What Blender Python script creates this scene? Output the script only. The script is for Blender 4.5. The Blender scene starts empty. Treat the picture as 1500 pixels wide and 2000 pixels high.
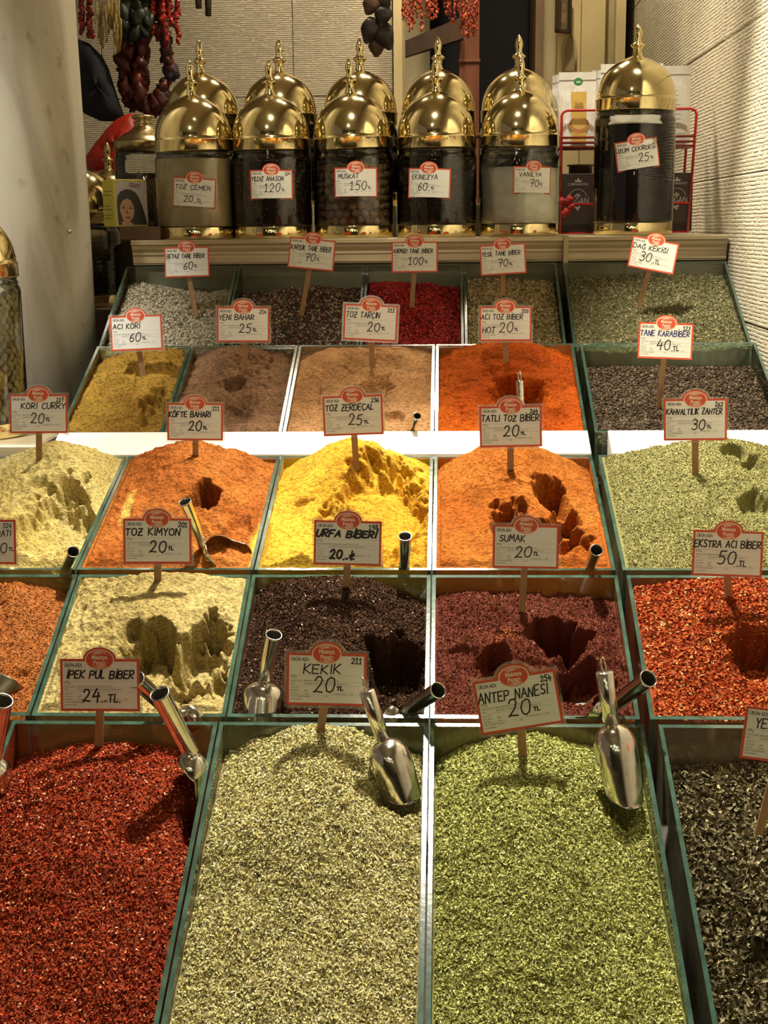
import bpy, math, random
import numpy as np
from math import sin, cos, pi, radians, sqrt, exp
from mathutils import Vector, Matrix

# ------------------------------------------------------------------ camera
EYE = 1.55
FPX = 2700.0
PITCH, YAW, ROLL = radians(11.7), radians(2.7), radians(0.6)
CAM = np.array([0.025, 0.0, EYE])
_f = np.array([-sin(YAW)*cos(PITCH), cos(YAW)*cos(PITCH), -sin(PITCH)])
_r = np.array([cos(YAW), sin(YAW), 0.0])
_u = np.cross(_r, _f)
R2 = _r*cos(ROLL) - _u*sin(ROLL)
U2 = _r*sin(ROLL) + _u*cos(ROLL)
scene = bpy.context.scene
cd = bpy.data.cameras.new('camera'); cam = bpy.data.objects.new('camera', cd)
scene.collection.objects.link(cam)
cd.sensor_fit = 'VERTICAL'; cd.sensor_height = 24.0; cd.lens = FPX/2000*24
cd.clip_start = 0.05; cd.clip_end = 60
cam.matrix_world = Matrix(((R2[0], U2[0], -_f[0], CAM[0]), (R2[1], U2[1], -_f[1], CAM[1]),
                           (R2[2], U2[2], -_f[2], CAM[2]), (0, 0, 0, 1)))
scene.camera = cam

# ------------------------------------------------------------------ world, lights, exposure
world = bpy.data.worlds.new('world'); scene.world = world; world.use_nodes = True
bg = world.node_tree.nodes['Background']
bg.inputs[0].default_value = (1.0, 0.80, 0.55, 1); bg.inputs[1].default_value = 0.14
scene.view_settings.view_transform = 'Standard'; scene.view_settings.look = 'None'
scene.view_settings.exposure = 0.0; scene.view_settings.gamma = 1.0
scene.view_settings.use_curve_mapping = False

def spot(name, loc, target, energy, color, size=75, blend=0.6, radius=0.05):
    l = bpy.data.lights.new(name, 'SPOT'); l.energy = energy; l.color = color
    l.spot_size = radians(size); l.spot_blend = blend; l.shadow_soft_size = radius
    o = bpy.data.objects.new(name, l); scene.collection.objects.link(o); o.location = loc
    d = Vector(target) - Vector(loc)
    o.rotation_euler = d.to_track_quat('-Z', 'Y').to_euler()
    return o
WARM = (1.0, 0.85, 0.62)
spot('ceiling_or_fill_spot', (-0.05, 4.27, 3.35), (-0.05, 2.45, 1.05), 98, WARM, 88, 0.7, 0.05)
spot('ceiling_or_fill_spot', (-0.55, 4.2, 3.35), (-0.10, 2.5, 1.05), 40, WARM, 88, 0.7, 0.04)
spot('ceiling_or_fill_spot', (0.02, 2.62, 3.35), (0.0, 1.38, 0.75), 800, (1.0, 0.92, 0.73), 58, 0.75, 0.05)
spot('ceiling_or_fill_spot', (-0.15, 1.75, 3.3), (-0.05, 2.25, 1.1), 40, (1.0, 0.90, 0.70), 44, 0.5, 0.06)
spot('ceiling_or_fill_spot', (-0.60, 0.5, 3.1), (-0.75, 3.2, 1.5), 16, (1.0, 0.92, 0.76), 60, 0.8, 0.06)
spot('ceiling_or_fill_spot', (0.15, 4.3, 3.3), (0.95, 2.9, 1.7), 85, WARM, 95, 0.8, 0.05)  # added fill on the right wall and rack, from behind
spot('ceiling_or_fill_spot', (0.45, 2.85, 3.3), (0.47, 3.55, 1.80), 120, (1.0, 0.9, 0.72), 30, 0.6, 0.04)  # added to brighten the pouches on the rack
spot('ceiling_or_fill_spot', (-1.30, 1.75, 3.25), (-1.12, 2.70, 1.50), 300, (1.0, 0.98, 0.92), 34, 0.6, 0.06)  # added for the marble column alone
spot('ceiling_or_fill_spot', (0.0, 3.9, 3.3), (-0.4, 4.6, 1.9), 95, WARM, 72, 0.9, 0.05)
spot('ceiling_or_fill_spot', (-0.15, 1.9, 3.35), (-0.15, 3.25, 2.00), 120, (1.0, 0.90, 0.70), 24, 0.5, 0.04)  # added front fill for the jar bodies and their labels
spot('ceiling_or_fill_spot', (-0.10, 2.40, 3.3), (0.80, 2.65, 1.40), 440, (1.0, 0.91, 0.72), 36, 0.6, 0.03)  # added to brighten the lower part of the right wall
spot('ceiling_or_fill_spot', (0.30, 4.35, 3.2), (0.45, 5.0, 1.9), 48, (1.0, 0.86, 0.58), 95, 0.8, 0.04)  # added to lift the cream jambs at the back right
spot('ceiling_bounce_fill', (-0.3, -1.2, 2.2), (-0.3, 1.2, 3.6), 26, (1.0, 0.85, 0.6), 140, 1.0, 0.08)  # added uplight; the ceiling it brightens is reflected in the domes

rng = np.random.default_rng(7); random.seed(5)
W = 0.28
COL = scene.collection

# ------------------------------------------------------------------ helpers
def ray(x, y):
    return R2*((x-750)/FPX) - U2*((y-1000)/FPX) + _f
def P(x, y, Y):
    """world point where the sight line of photo pixel (x, y) meets depth Y"""
    d = ray(x, y); return CAM + d*((Y-CAM[1])/d[1])

def tag(o, label=None, cat=None, group=None, kind=None):
    if label: o['label'] = label
    if cat: o['category'] = cat
    if group: o['group'] = group
    if kind: o['kind'] = kind
    return o
def empty(name, loc=(0, 0, 0), rot=(0, 0, 0)):
    o = bpy.data.objects.new(name, None); o.empty_display_size = .02
    o.location = loc; o.rotation_euler = rot; COL.objects.link(o); return o
def link(name, me, parent=None, loc=None, rot=None):
    o = bpy.data.objects.new(name, me); COL.objects.link(o)
    if parent is not None: o.parent = parent
    if loc is not None: o.location = loc
    if rot is not None: o.rotation_euler = rot
    return o
def copy_tree(o, parent=None):
    c = o.copy(); COL.objects.link(c); c.parent = parent
    for ch in list(o.children): copy_tree(ch, c)
    return c
def np_mesh(name, V, faces, mats, col=None, midx=None, smooth=False):
    """faces: list of int arrays (n,3) or (n,4)"""
    me = bpy.data.meshes.new(name)
    V = np.asarray(V, dtype=np.float32)
    if not isinstance(faces, (list, tuple)): faces = [faces]
    faces = [np.asarray(f, dtype=np.int32) for f in faces if len(f)]
    loops = np.concatenate([f.ravel() for f in faces]); tot = np.concatenate([np.full(len(f), f.shape[1], np.int32) for f in faces])
    me.vertices.add(len(V)); me.vertices.foreach_set('co', V.ravel())
    me.loops.add(len(loops)); me.loops.foreach_set('vertex_index', loops)
    st = np.concatenate([[0], np.cumsum(tot)[:-1]]).astype(np.int32)
    me.polygons.add(len(tot)); me.polygons.foreach_set('loop_start', st); me.polygons.foreach_set('loop_total', tot)
    if midx is not None: me.polygons.foreach_set('material_index', np.asarray(midx, np.int32))
    if smooth is not False:
        me.polygons.foreach_set('use_smooth', np.full(len(tot), True) if smooth is True else np.asarray(smooth, bool))
    if col is not None:
        a = me.color_attributes.new('Col', 'FLOAT_COLOR', 'POINT')
        c4 = np.ones((len(V), 4), np.float32); c4[:, :3] = col; a.data.foreach_set('color', c4.ravel())
    for m in (mats if isinstance(mats, (list, tuple)) else [mats]): me.materials.append(m)
    me.update(calc_edges=True); return me

class MB:
    """collects shapes into one mesh; every shape has a material slot"""
    def __init__(s): s.v = []; s.f3 = []; s.f4 = []; s.m3 = []; s.m4 = []; s.s3 = []; s.s4 = []; s.n = 0
    def add(s, V, F, m=0, smooth=False):
        V = np.asarray(V, float); s.v.append(V)
        for f in F:
            g = [i+s.n for i in f]
            if len(g) == 3: s.f3.append(g); s.m3.append(m); s.s3.append(smooth)
            elif len(g) == 4: s.f4.append(g); s.m4.append(m); s.s4.append(smooth)
            else:
                for k in range(1, len(g)-1): s.f3.append([g[0], g[k], g[k+1]]); s.m3.append(m); s.s3.append(smooth)
        s.n += len(V); return s
    def box(s, x0, y0, z0, x1, y1, z1, m=0, ms=None):
        V = [(x0,y0,z0),(x1,y0,z0),(x1,y1,z0),(x0,y1,z0),(x0,y0,z1),(x1,y0,z1),(x1,y1,z1),(x0,y1,z1)]
        return s.hexa(V, m, ms)
    def hexa(s, V, m=0, ms=None):
        F = [(0,3,2,1),(4,5,6,7),(0,1,5,4),(2,3,7,6),(1,2,6,5),(3,0,4,7)]   # bottom top front back right left
        if ms is None: ms = [m]*6
        V = np.asarray(V, float); s.v.append(V)
        for f, k in zip(F, ms): s.f4.append([i+s.n for i in f]); s.m4.append(k); s.s4.append(False)
        s.n += 8; return s
    def bevel_box(s, x0, y0, z0, x1, y1, z1, b=.002, m=0):
        V = []
        for (z, i) in ((z0, b), (z0+b, 0), (z1-b, 0), (z1, b)):
            V += [(x0+i, y0+i, z), (x1-i, y0+i, z), (x1-i, y1-i, z), (x0+i, y1-i, z)]
        F = [(3,2,1,0), (12,13,14,15)]
        for k in range(3):
            for j in range(4): F.append((4*k+j, 4*k+(j+1) % 4, 4*k+4+(j+1) % 4, 4*k+4+j))
        return s.add(V, F, m)
    def lathe(s, prof, seg=40, m=0, c=(0,0,0), smooth=True, M=None):
        pr = np.asarray(prof, float); a = np.linspace(0, 2*pi, seg, endpoint=False)
        V = np.stack([np.outer(pr[:,0], np.cos(a)), np.outer(pr[:,0], np.sin(a)), np.repeat(pr[:,1][:,None], seg, 1)], -1).reshape(-1, 3)
        if M is not None: V = V @ np.asarray(M)[:3,:3].T + np.asarray(M)[:3,3]
        V = V + np.array(c)
        F = [(i*seg+j, i*seg+(j+1) % seg, (i+1)*seg+(j+1) % seg, (i+1)*seg+j) for i in range(len(pr)-1) for j in range(seg)]
        return s.add(V, F, m, smooth)
    def tube(s, pts, r, seg=8, m=0, cap=True, smooth=True, closed=False):
        pts = [Vector(p) for p in pts]; n = len(pts); rr = r if hasattr(r, '__len__') else [r]*n
        V = []; prev = None
        for i, p in enumerate(pts):
            if closed: t = (pts[(i+1) % n]-pts[i-1]).normalized()
            else: t = (pts[min(i+1, n-1)]-pts[max(i-1, 0)]).normalized()
            if prev is None: a = t.orthogonal().normalized()
            else:
                a = prev - t*prev.dot(t); a = a.normalized() if a.length > 1e-6 else t.orthogonal().normalized()
            prev = a; b = t.cross(a)
            for k in range(seg):
                q = p + (a*cos(2*pi*k/seg)+b*sin(2*pi*k/seg))*rr[i]; V.append(tuple(q))
        F = []
        for i in range(n if closed else n-1):
            i2 = (i+1) % n
            for k in range(seg): F.append((i*seg+k, i*seg+(k+1) % seg, i2*seg+(k+1) % seg, i2*seg+k))
        if cap and not closed: F += [tuple(range(seg-1, -1, -1)), tuple((n-1)*seg+k for k in range(seg))]
        return s.add(V, F, m, smooth)
    def ball(s, c, r, seg=10, rings=6, m=0, jit=0.0, M=None):
        V = []; rr = r if hasattr(r, '__len__') else (r, r, r)
        for i in range(rings+1):
            th = pi*i/rings
            for j in range(seg):
                ph = 2*pi*j/seg
                k = 1 + (random.uniform(-jit, jit) if jit and 0 < i < rings else 0)
                v = Vector((rr[0]*sin(th)*cos(ph)*k, rr[1]*sin(th)*sin(ph)*k, rr[2]*cos(th)*k))
                if M is not None: v = M @ v
                V.append((c[0]+v.x, c[1]+v.y, c[2]+v.z))
        F = [(i*seg+j, (i+1)*seg+j, (i+1)*seg+(j+1) % seg, i*seg+(j+1) % seg) for i in range(rings) for j in range(seg)]
        return s.add(V, F, m, True)
    def mesh(s, name, mats):
        return np_mesh(name, np.concatenate(s.v), [np.array(s.f3, int).reshape(-1, 3), np.array(s.f4, int).reshape(-1, 4)], mats,
                       midx=s.m3+s.m4, smooth=np.array(s.s3+s.s4, bool))
    def build(s, name, mats, parent=None, loc=None, rot=None): return link(name, s.mesh(name, mats), parent, loc, rot)

# ------------------------------------------------------------------ materials
def nt(name):
    m = bpy.data.materials.new(name); m.use_nodes = True; t = m.node_tree
    return m, t, t.nodes['Principled BSDF']
def node(t, typ, **kw):
    n = t.nodes.new(typ)
    for k, v in kw.items():
        if k.startswith('i_'):
            key = k[2:]; key = int(key) if key.isdigit() else key.replace('_', ' ')
            n.inputs[key].default_value = v
        else: setattr(n, k, v)
    return n
def simple(name, color, rough=.5, metal=0.0, var=0.0, scale=30, bump=0.0, bscale=60, bdist=.002, coat=0.0, spec=.5, ior=None):
    m, t, b = nt(name); L = t.links
    b.inputs['Base Color'].default_value = (*color, 1); b.inputs['Roughness'].default_value = rough
    b.inputs['Metallic'].default_value = metal; b.inputs['Coat Weight'].default_value = coat
    b.inputs['Specular IOR Level'].default_value = spec
    tc = node(t, 'ShaderNodeTexCoord')
    if var:
        n = node(t, 'ShaderNodeTexNoise', i_Scale=scale, i_Detail=4.0); L.new(tc.outputs['Object'], n.inputs['Vector'])
        r = node(t, 'ShaderNodeValToRGB'); L.new(n.outputs['Fac'], r.inputs[0])
        r.color_ramp.elements[0].position = .3; r.color_ramp.elements[1].position = .7
        r.color_ramp.elements[0].color = (*[c*(1-var) for c in color], 1); r.color_ramp.elements[1].color = (*[min(1, c*(1+var)) for c in color], 1)
        L.new(r.outputs[0], b.inputs['Base Color'])
    if bump:
        n = node(t, 'ShaderNodeTexNoise', i_Scale=bscale, i_Detail=5.0); L.new(tc.outputs['Object'], n.inputs['Vector'])
        bp = node(t, 'ShaderNodeBump', i_Strength=bump, i_Distance=bdist); L.new(n.outputs['Fac'], bp.inputs['Height']); L.new(bp.outputs[0], b.inputs['Normal'])
    return m
def grain_mat(name, rough=.85, bump=.5, bscale=900, bdist=.0008, spec=.15, pits=False):
    m, t, b = nt(name); L = t.links
    a = node(t, 'ShaderNodeVertexColor', layer_name='Col'); L.new(a.outputs[0], b.inputs['Base Color'])
    b.inputs['Roughness'].default_value = rough; b.inputs['Specular IOR Level'].default_value = spec
    tc = node(t, 'ShaderNodeTexCoord'); n = node(t, 'ShaderNodeTexNoise', i_Scale=bscale, i_Detail=3.0)
    L.new(tc.outputs['Object'], n.inputs['Vector'])
    src = n.outputs['Fac']
    if pits:
        mp = node(t, 'ShaderNodeMapping'); mp.inputs['Scale'].default_value = (150, 260, 260); L.new(tc.outputs['Object'], mp.inputs[0])
        n2 = node(t, 'ShaderNodeTexNoise', i_Scale=1.0, i_Detail=4.0, i_Roughness=.6); L.new(mp.outputs[0], n2.inputs['Vector'])
        mr = node(t, 'ShaderNodeMapRange'); mr.inputs[1].default_value = .36; mr.inputs[2].default_value = .46; mr.inputs[3].default_value = 0; mr.inputs[4].default_value = .85; L.new(n2.outputs['Fac'], mr.inputs[0])
        ad = node(t, 'ShaderNodeMath', operation='ADD'); L.new(src, ad.inputs[0]); L.new(mr.outputs[0], ad.inputs[1]); src = ad.outputs[0]
    bp = node(t, 'ShaderNodeBump', i_Strength=bump, i_Distance=bdist); L.new(src, bp.inputs['Height']); L.new(bp.outputs[0], b.inputs['Normal'])
    return m
def glass_mat(name, tint=(.94, .98, .95), dust=None, amount=.06, rough=.03, scale=9, refl=1.0):
    """thin glass: clear, Fresnel reflection, a film of spice dust where it has one"""
    m, t, b = nt(name); L = t.links; t.nodes.remove(b); out = t.nodes['Material Output']
    tr = node(t, 'ShaderNodeBsdfTransparent'); tr.inputs[0].default_value = (*tint, 1)
    gl = node(t, 'ShaderNodeBsdfGlossy'); gl.inputs['Roughness'].default_value = rough
    fr = node(t, 'ShaderNodeFresnel', i_IOR=1.5); mul = node(t, 'ShaderNodeMath', operation='MULTIPLY'); mul.inputs[1].default_value = refl
    L.new(fr.outputs[0], mul.inputs[0])
    mx = node(t, 'ShaderNodeMixShader'); L.new(mul.outputs[0], mx.inputs[0]); L.new(tr.outputs[0], mx.inputs[1]); L.new(gl.outputs[0], mx.inputs[2])
    last = mx.outputs[0]
    if dust:
        df = node(t, 'ShaderNodeBsdfDiffuse'); df.inputs[0].default_value = (*dust, 1)
        tc = node(t, 'ShaderNodeTexCoord'); n = node(t, 'ShaderNodeTexNoise', i_Scale=scale, i_Detail=8.0); L.new(tc.outputs['Object'], n.inputs['Vector'])
        mr = node(t, 'ShaderNodeMapRange'); mr.inputs[1].default_value = .35; mr.inputs[2].default_value = .72
        mr.inputs[3].default_value = amount*.3; mr.inputs[4].default_value = min(1, amount*2.6); L.new(n.outputs['Fac'], mr.inputs[0])
        m2 = node(t, 'ShaderNodeMixShader'); L.new(mr.outputs[0], m2.inputs[0]); L.new(last, m2.inputs[1]); L.new(df.outputs[0], m2.inputs[2]); last = m2.outputs[0]
    L.new(last, out.inputs[0]); return m

def stone_mat(name, color, period=.0085, depth=.0016, axis='Z', broken=1.0):
    """combed travertine: horizontal furrows broken by chips"""
    m, t, b = nt(name); L = t.links
    g = node(t, 'ShaderNodeNewGeometry'); sx = node(t, 'ShaderNodeSeparateXYZ'); L.new(g.outputs['Position'], sx.inputs[0])
    n1 = node(t, 'ShaderNodeTexNoise', i_Scale=14.0, i_Detail=4.0); L.new(g.outputs['Position'], n1.inputs['Vector'])
    mp = node(t, 'ShaderNodeMapping'); mp.inputs['Scale'].default_value = (60, 60, 170); L.new(g.outputs['Position'], mp.inputs[0])
    n2 = node(t, 'ShaderNodeTexNoise', i_Scale=1.0, i_Detail=5.0, i_Roughness=.65); L.new(mp.outputs[0], n2.inputs['Vector'])
    a = node(t, 'ShaderNodeMath', operation='MULTIPLY'); a.inputs[1].default_value = 2*pi/period; L.new(sx.outputs['Z'], a.inputs[0])
    w = node(t, 'ShaderNodeMath', operation='MULTIPLY_ADD'); w.inputs[1].default_value = 3.0; L.new(n1.outputs['Fac'], w.inputs[0]); L.new(a.outputs[0], w.inputs[2])
    s_ = node(t, 'ShaderNodeMath', operation='SINE'); L.new(w.outputs[0], s_.inputs[0])
    c1 = node(t, 'ShaderNodeMapRange'); c1.inputs[1].default_value = -.9; c1.inputs[2].default_value = .5; L.new(s_.outputs[0], c1.inputs[0])
    c2 = node(t, 'ShaderNodeMapRange'); c2.inputs[1].default_value = .40; c2.inputs[2].default_value = .54; L.new(n2.outputs['Fac'], c2.inputs[0])
    h = node(t, 'ShaderNodeMath', operation='MULTIPLY'); L.new(c1.outputs[0], h.inputs[0]); L.new(c2.outputs[0], h.inputs[1])
    bp = node(t, 'ShaderNodeBump', i_Strength=1.0, i_Distance=depth*broken); L.new(h.outputs[0], bp.inputs['Height']); L.new(bp.outputs[0], b.inputs['Normal'])
    n3 = node(t, 'ShaderNodeTexNoise', i_Scale=3.0, i_Detail=6.0); L.new(g.outputs['Position'], n3.inputs['Vector'])
    r = node(t, 'ShaderNodeValToRGB'); L.new(n3.outputs['Fac'], r.inputs[0])
    r.color_ramp.elements[0].position = .3; r.color_ramp.elements[1].position = .7
    r.color_ramp.elements[0].color = (*[c*.82 for c in color], 1); r.color_ramp.elements[1].color = (*[c*1.1 for c in color], 1)
    L.new(r.outputs[0], b.inputs['Base Color']); b.inputs['Roughness'].default_value = .9
    b.inputs['Specular IOR Level'].default_value = .15
    return m
def marble_mat():
    m, t, b = nt('grey_marble'); L = t.links
    g = node(t, 'ShaderNodeNewGeometry'); mp = node(t, 'ShaderNodeMapping'); mp.inputs['Scale'].default_value = (5, 5, 1.3); mp.inputs['Rotation'].default_value = (0.25, 0.1, 0)
    L.new(g.outputs['Position'], mp.inputs[0])
    n = node(t, 'ShaderNodeTexNoise', i_Scale=1.0, i_Detail=8.0, i_Distortion=1.2); L.new(mp.outputs[0], n.inputs['Vector'])
    r = node(t, 'ShaderNodeValToRGB'); L.new(n.outputs['Fac'], r.inputs[0]); cr = r.color_ramp
    cr.elements[0].position = .32; cr.elements[0].color = (.34, .31, .25, 1); cr.elements[1].position = .62; cr.elements[1].color = (.56, .54, .47, 1)
    e = cr.elements.new(.45); e.color = (.49, .465, .395, 1)
    n2 = node(t, 'ShaderNodeTexNoise', i_Scale=22.0, i_Detail=5.0); L.new(g.outputs['Position'], n2.inputs['Vector'])
    r2 = node(t, 'ShaderNodeValToRGB'); L.new(n2.outputs['Fac'], r2.inputs[0]); r2.color_ramp.elements[0].position = .27; r2.color_ramp.elements[1].position = .38
    r2.color_ramp.elements[0].color = (.72, .68, .6, 1); r2.color_ramp.elements[1].color = (1, 1, 1, 1)
    mx = node(t, 'ShaderNodeMix', data_type='RGBA', blend_type='MULTIPLY'); mx.inputs[0].default_value = 1
    L.new(r.outputs[0], mx.inputs[6]); L.new(r2.outputs[0], mx.inputs[7]); L.new(mx.outputs[2], b.inputs['Base Color'])
    b.inputs['Roughness'].default_value = .42
    bp = node(t, 'ShaderNodeBump', i_Strength=.25, i_Distance=.003); L.new(n2.outputs['Fac'], bp.inputs['Height']); L.new(bp.outputs[0], b.inputs['Normal'])
    return m
def wood_mat(name, c0, c1, stretch=(3, 40, 60), rough=.5, coat=0):
    m, t, b = nt(name); L = t.links; tc = node(t, 'ShaderNodeTexCoord')
    mp = node(t, 'ShaderNodeMapping'); mp.inputs['Scale'].default_value = stretch; L.new(tc.outputs['Object'], mp.inputs[0])
    n = node(t, 'ShaderNodeTexNoise', i_Scale=1.0, i_Detail=6.0, i_Distortion=.6); L.new(mp.outputs[0], n.inputs['Vector'])
    r = node(t, 'ShaderNodeValToRGB'); L.new(n.outputs['Fac'], r.inputs[0]); r.color_ramp.elements[0].position = .35; r.color_ramp.elements[1].position = .65
    r.color_ramp.elements[0].color = (*c0, 1); r.color_ramp.elements[1].color = (*c1, 1); L.new(r.outputs[0], b.inputs['Base Color'])
    b.inputs['Roughness'].default_value = rough; b.inputs['Coat Weight'].default_value = coat
    bp = node(t, 'ShaderNodeBump', i_Strength=.3, i_Distance=.001); L.new(n.outputs['Fac'], bp.inputs['Height']); L.new(bp.outputs[0], b.inputs['Normal'])
    return m
def brass_mat(name='polished_brass', rough=.085, col=(.80, .68, .37)):
    m, t, b = nt(name); L = t.links
    b.inputs['Base Color'].default_value = (*col, 1); b.inputs['Metallic'].default_value = 1
    tc = node(t, 'ShaderNodeTexCoord'); mp = node(t, 'ShaderNodeMapping'); mp.inputs['Scale'].default_value = (60, 60, 9); L.new(tc.outputs['Object'], mp.inputs[0])
    n = node(t, 'ShaderNodeTexNoise', i_Scale=1.0, i_Detail=5.0); L.new(mp.outputs[0], n.inputs['Vector'])
    mr = node(t, 'ShaderNodeMapRange'); mr.inputs[3].default_value = rough*.6; mr.inputs[4].default_value = rough*1.9; L.new(n.outputs['Fac'], mr.inputs[0]); L.new(mr.outputs[0], b.inputs['Roughness'])
    bp = node(t, 'ShaderNodeBump', i_Strength=.12, i_Distance=.0006); L.new(n.outputs['Fac'], bp.inputs['Height']); L.new(bp.outputs[0], b.inputs['Normal'])
    return m

M_POWDER = grain_mat('spice_powder', .95, 1.0, 260, .0024, .05, True)
M_FLAKE = grain_mat('spice_flakes', .8, .25, 900, .0004, .06)
M_SEED = grain_mat('peppercorns', .6, .5, 1500, .0003, .12)
M_GEDGE = simple('cut_glass_edge', (.030, .070, .052), .12, 0, .5, 35, .15, 90, .001, coat=.8, spec=1.0)
M_BRASS = brass_mat(); M_BRASS2 = brass_mat('old_brass', .2, (.62, .50, .26))
M_STEEL = simple('worn_steel', (.74, .71, .64), .15, 1.0, .14, 70, .12, 160, .0006)
M_MARBLE = marble_mat()
M_STONE_R = stone_mat('combed_travertine', (.72, .65, .49), .0083, .0048)
M_STONE_B = stone_mat('combed_travertine_back', (.66, .58, .43), .0064, .0036)
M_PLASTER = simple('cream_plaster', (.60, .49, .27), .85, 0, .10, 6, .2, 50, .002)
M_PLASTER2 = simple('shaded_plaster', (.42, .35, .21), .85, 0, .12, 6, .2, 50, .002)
M_TRAV = wood_mat('polished_travertine', (.40, .325, .195), (.58, .48, .31), (2, 30, 55), .38, .2)
M_DARKWOOD = wood_mat('dark_wood', (.030, .016, .010), (.060, .032, .018), (30, 30, 3), .5)
M_REDWOOD = wood_mat('red_brown_wood', (.10, .026, .012), (.17, .05, .022), (30, 30, 3), .5)
M_STAND = wood_mat('stand_wood', (.06, .04, .02), (.12, .08, .045), (3, 30, 40), .55)
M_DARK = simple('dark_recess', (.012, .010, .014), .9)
M_WHITE = simple('white_lacquer', (.86, .85, .80), .35, 0, .03, 12, .05, 40, .001)
M_PAPER = simple('card_paper', (.78, .77, .70), .55)
M_RED = simple('card_red', (.62, .085, .035), .5)
M_CREAM = simple('card_cream', (.85, .74, .55), .5)
M_INK = simple('black_ink', (.012, .011, .010), .5)
M_BLUEINK = simple('blue_ink', (.02, .025, .16), .5)
M_GREYINK = simple('grey_ink', (.16, .15, .13), .6)
M_SLEEVE = glass_mat('clear_sleeve', (.97, .97, .94), (.75, .70, .58), .13, .18, 30, .8)
M_STICK = wood_mat('card_stick', (.30, .17, .08), (.42, .26, .13), (60, 60, 6), .6)
M_FLOOR = simple('floor_stone', (.10, .085, .065), .5, 0, .3, 3)
M_REDWIRE = simple('red_wire', (.45, .012, .012), .3, 0, coat=.5)
M_FOIL = simple('silver_foil', (.72, .70, .66), .3, .75, .12, 25, .5, 30, .004)
M_FOIL2 = simple('white_pouch_film', (.74, .73, .70), .3, .15, .05, 25, .4, 30, .004, coat=.3)

# ------------------------------------------------------------------ noise
_T = rng.random((16, 256, 256)).astype(np.float32)
def vn(x, y, k=0):
    xi = np.floor(x).astype(int); yi = np.floor(y).astype(int); fx = x-xi; fy = y-yi
    fx = fx*fx*(3-2*fx); fy = fy*fy*(3-2*fy); T = _T[k % 16]
    a = T[xi & 255, yi & 255]; b = T[(xi+1) & 255, yi & 255]; c = T[xi & 255, (yi+1) & 255]; d = T[(xi+1) & 255, (yi+1) & 255]
    return (a*(1-fx)+b*fx)*(1-fy)+(c*(1-fx)+d*fx)*fy - .5
def fbm(x, y, f, k=0, octv=4, gain=.5):
    s = 0; a = 1
    for i in range(octv):
        s = s + a*vn(x*f+13.7*i+k*5.1, y*f+7.3*i+k*3.3, k+i); f *= 2.03; a *= gain
    return s
def ridge(x, y, f, k=0, octv=3):
    s = 0; a = 1
    for i in range(octv):
        s = s + a*(1-4*np.abs(vn(x*f+3.1*i, y*f+9.2*i, k+i))); f *= 2.1; a *= .5
    return s/1.75
def sst(a, b, x):
    t = np.clip((x-a)/(b-a), 0, 1); return t*t*(3-2*t)

# ------------------------------------------------------------------ the display: rim planes of the rows
ROWS = {1: (1.10, -.9126, 1.735, -.645), 2: (1.768, -.650, 2.045, -.522), 3: (2.068, -.520, 2.447, -.404),
        4: (2.532, -.376, 2.858, -.240), 5: (2.885, -.250, 3.188, -.086)}
def rimz(row, Y):
    a = ROWS[row]; return EYE + a[1] + (Y-a[0])/(a[2]-a[0])*(a[3]-a[1])
def px_uv(row, X0, X1, x, y, h=0.0):
    a = ROWS[row]; d = ray(x, y); s = (a[3]-a[1])/(a[2]-a[0])
    # CAM + t d : z = EYE + a1 + h + s*(Y-a0)
    t = (EYE + a[1] + h - s*a[0] + s*CAM[1] - CAM[2])/(d[2]-s*d[1]); q = CAM + t*d
    return (q[0]-X0)/(X1-X0), (q[1]-a[0])/(a[2]-a[0]), t
GT = .0055
def glass_bin(row, X0, X1, label, dust, amount=.12, hf=None, drop=.13):
    a = ROWS[row]; X0 += .0012; X1 -= .0012
    Yf, Zf, Yb, Zb = a[0], EYE+a[1], a[2], EYE+a[3]
    g = glass_mat('bin_glass', (.90, .965, .93), dust, amount); mats = [g, M_GEDGE]
    r = empty('glass_bin', ((X0+X1)/2, Yf, Zf-drop)); tag(r, label, 'glass bin', 'open glass spice bins of the stepped display')
    o = np.array([(X0+X1)/2, Yf, Zf-drop])
    def panel(nm, V, ms):
        b = MB(); b.hexa(np.array(V)-o, 0, ms); b.build(nm, mats, r)
    for xa, xb in ((X0, X0+GT), (X1-GT, X1)):
        panel('side_panel', [(xa,Yf,Zf-drop),(xb,Yf,Zf-drop),(xb,Yb,Zb-drop),(xa,Yb,Zb-drop),(xa,Yf,Zf),(xb,Yf,Zf),(xb,Yb,Zb),(xa,Yb,Zb)], [1,1,1,1,0,0])
    s = (Zb-Zf)/(Yb-Yf)
    for nm, ya in (('front_panel', Yf), ('rear_panel', Yb-GT)):
        za = Zf+(ya-Yf)*s; zb = za+GT*s; xa, xb = X0+GT, X1-GT
        panel(nm, [(xa,ya,za-drop),(xb,ya,za-drop),(xb,ya+GT,zb-drop),(xa,ya+GT,zb-drop),(xa,ya,za),(xb,ya,za),(xb,ya+GT,zb),(xa,ya+GT,zb)], [1,1,0,0,1,1])
    b = MB(); xa, xb = X0+GT, X1-GT; ya, yb = Yf+GT, Yb-GT; za, zb = Zf+GT*s-drop, Zb-GT*s-drop
    b.hexa(np.array([(xa,ya,za),(xb,ya,za),(xb,yb,zb),(xa,yb,zb),(xa,ya,za+.004),(xb,ya,za+.004),(xb,yb,zb+.004),(xa,yb,zb+.004)])-o); b.build('floor_panel', [M_GEDGE], r)
    return r

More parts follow.
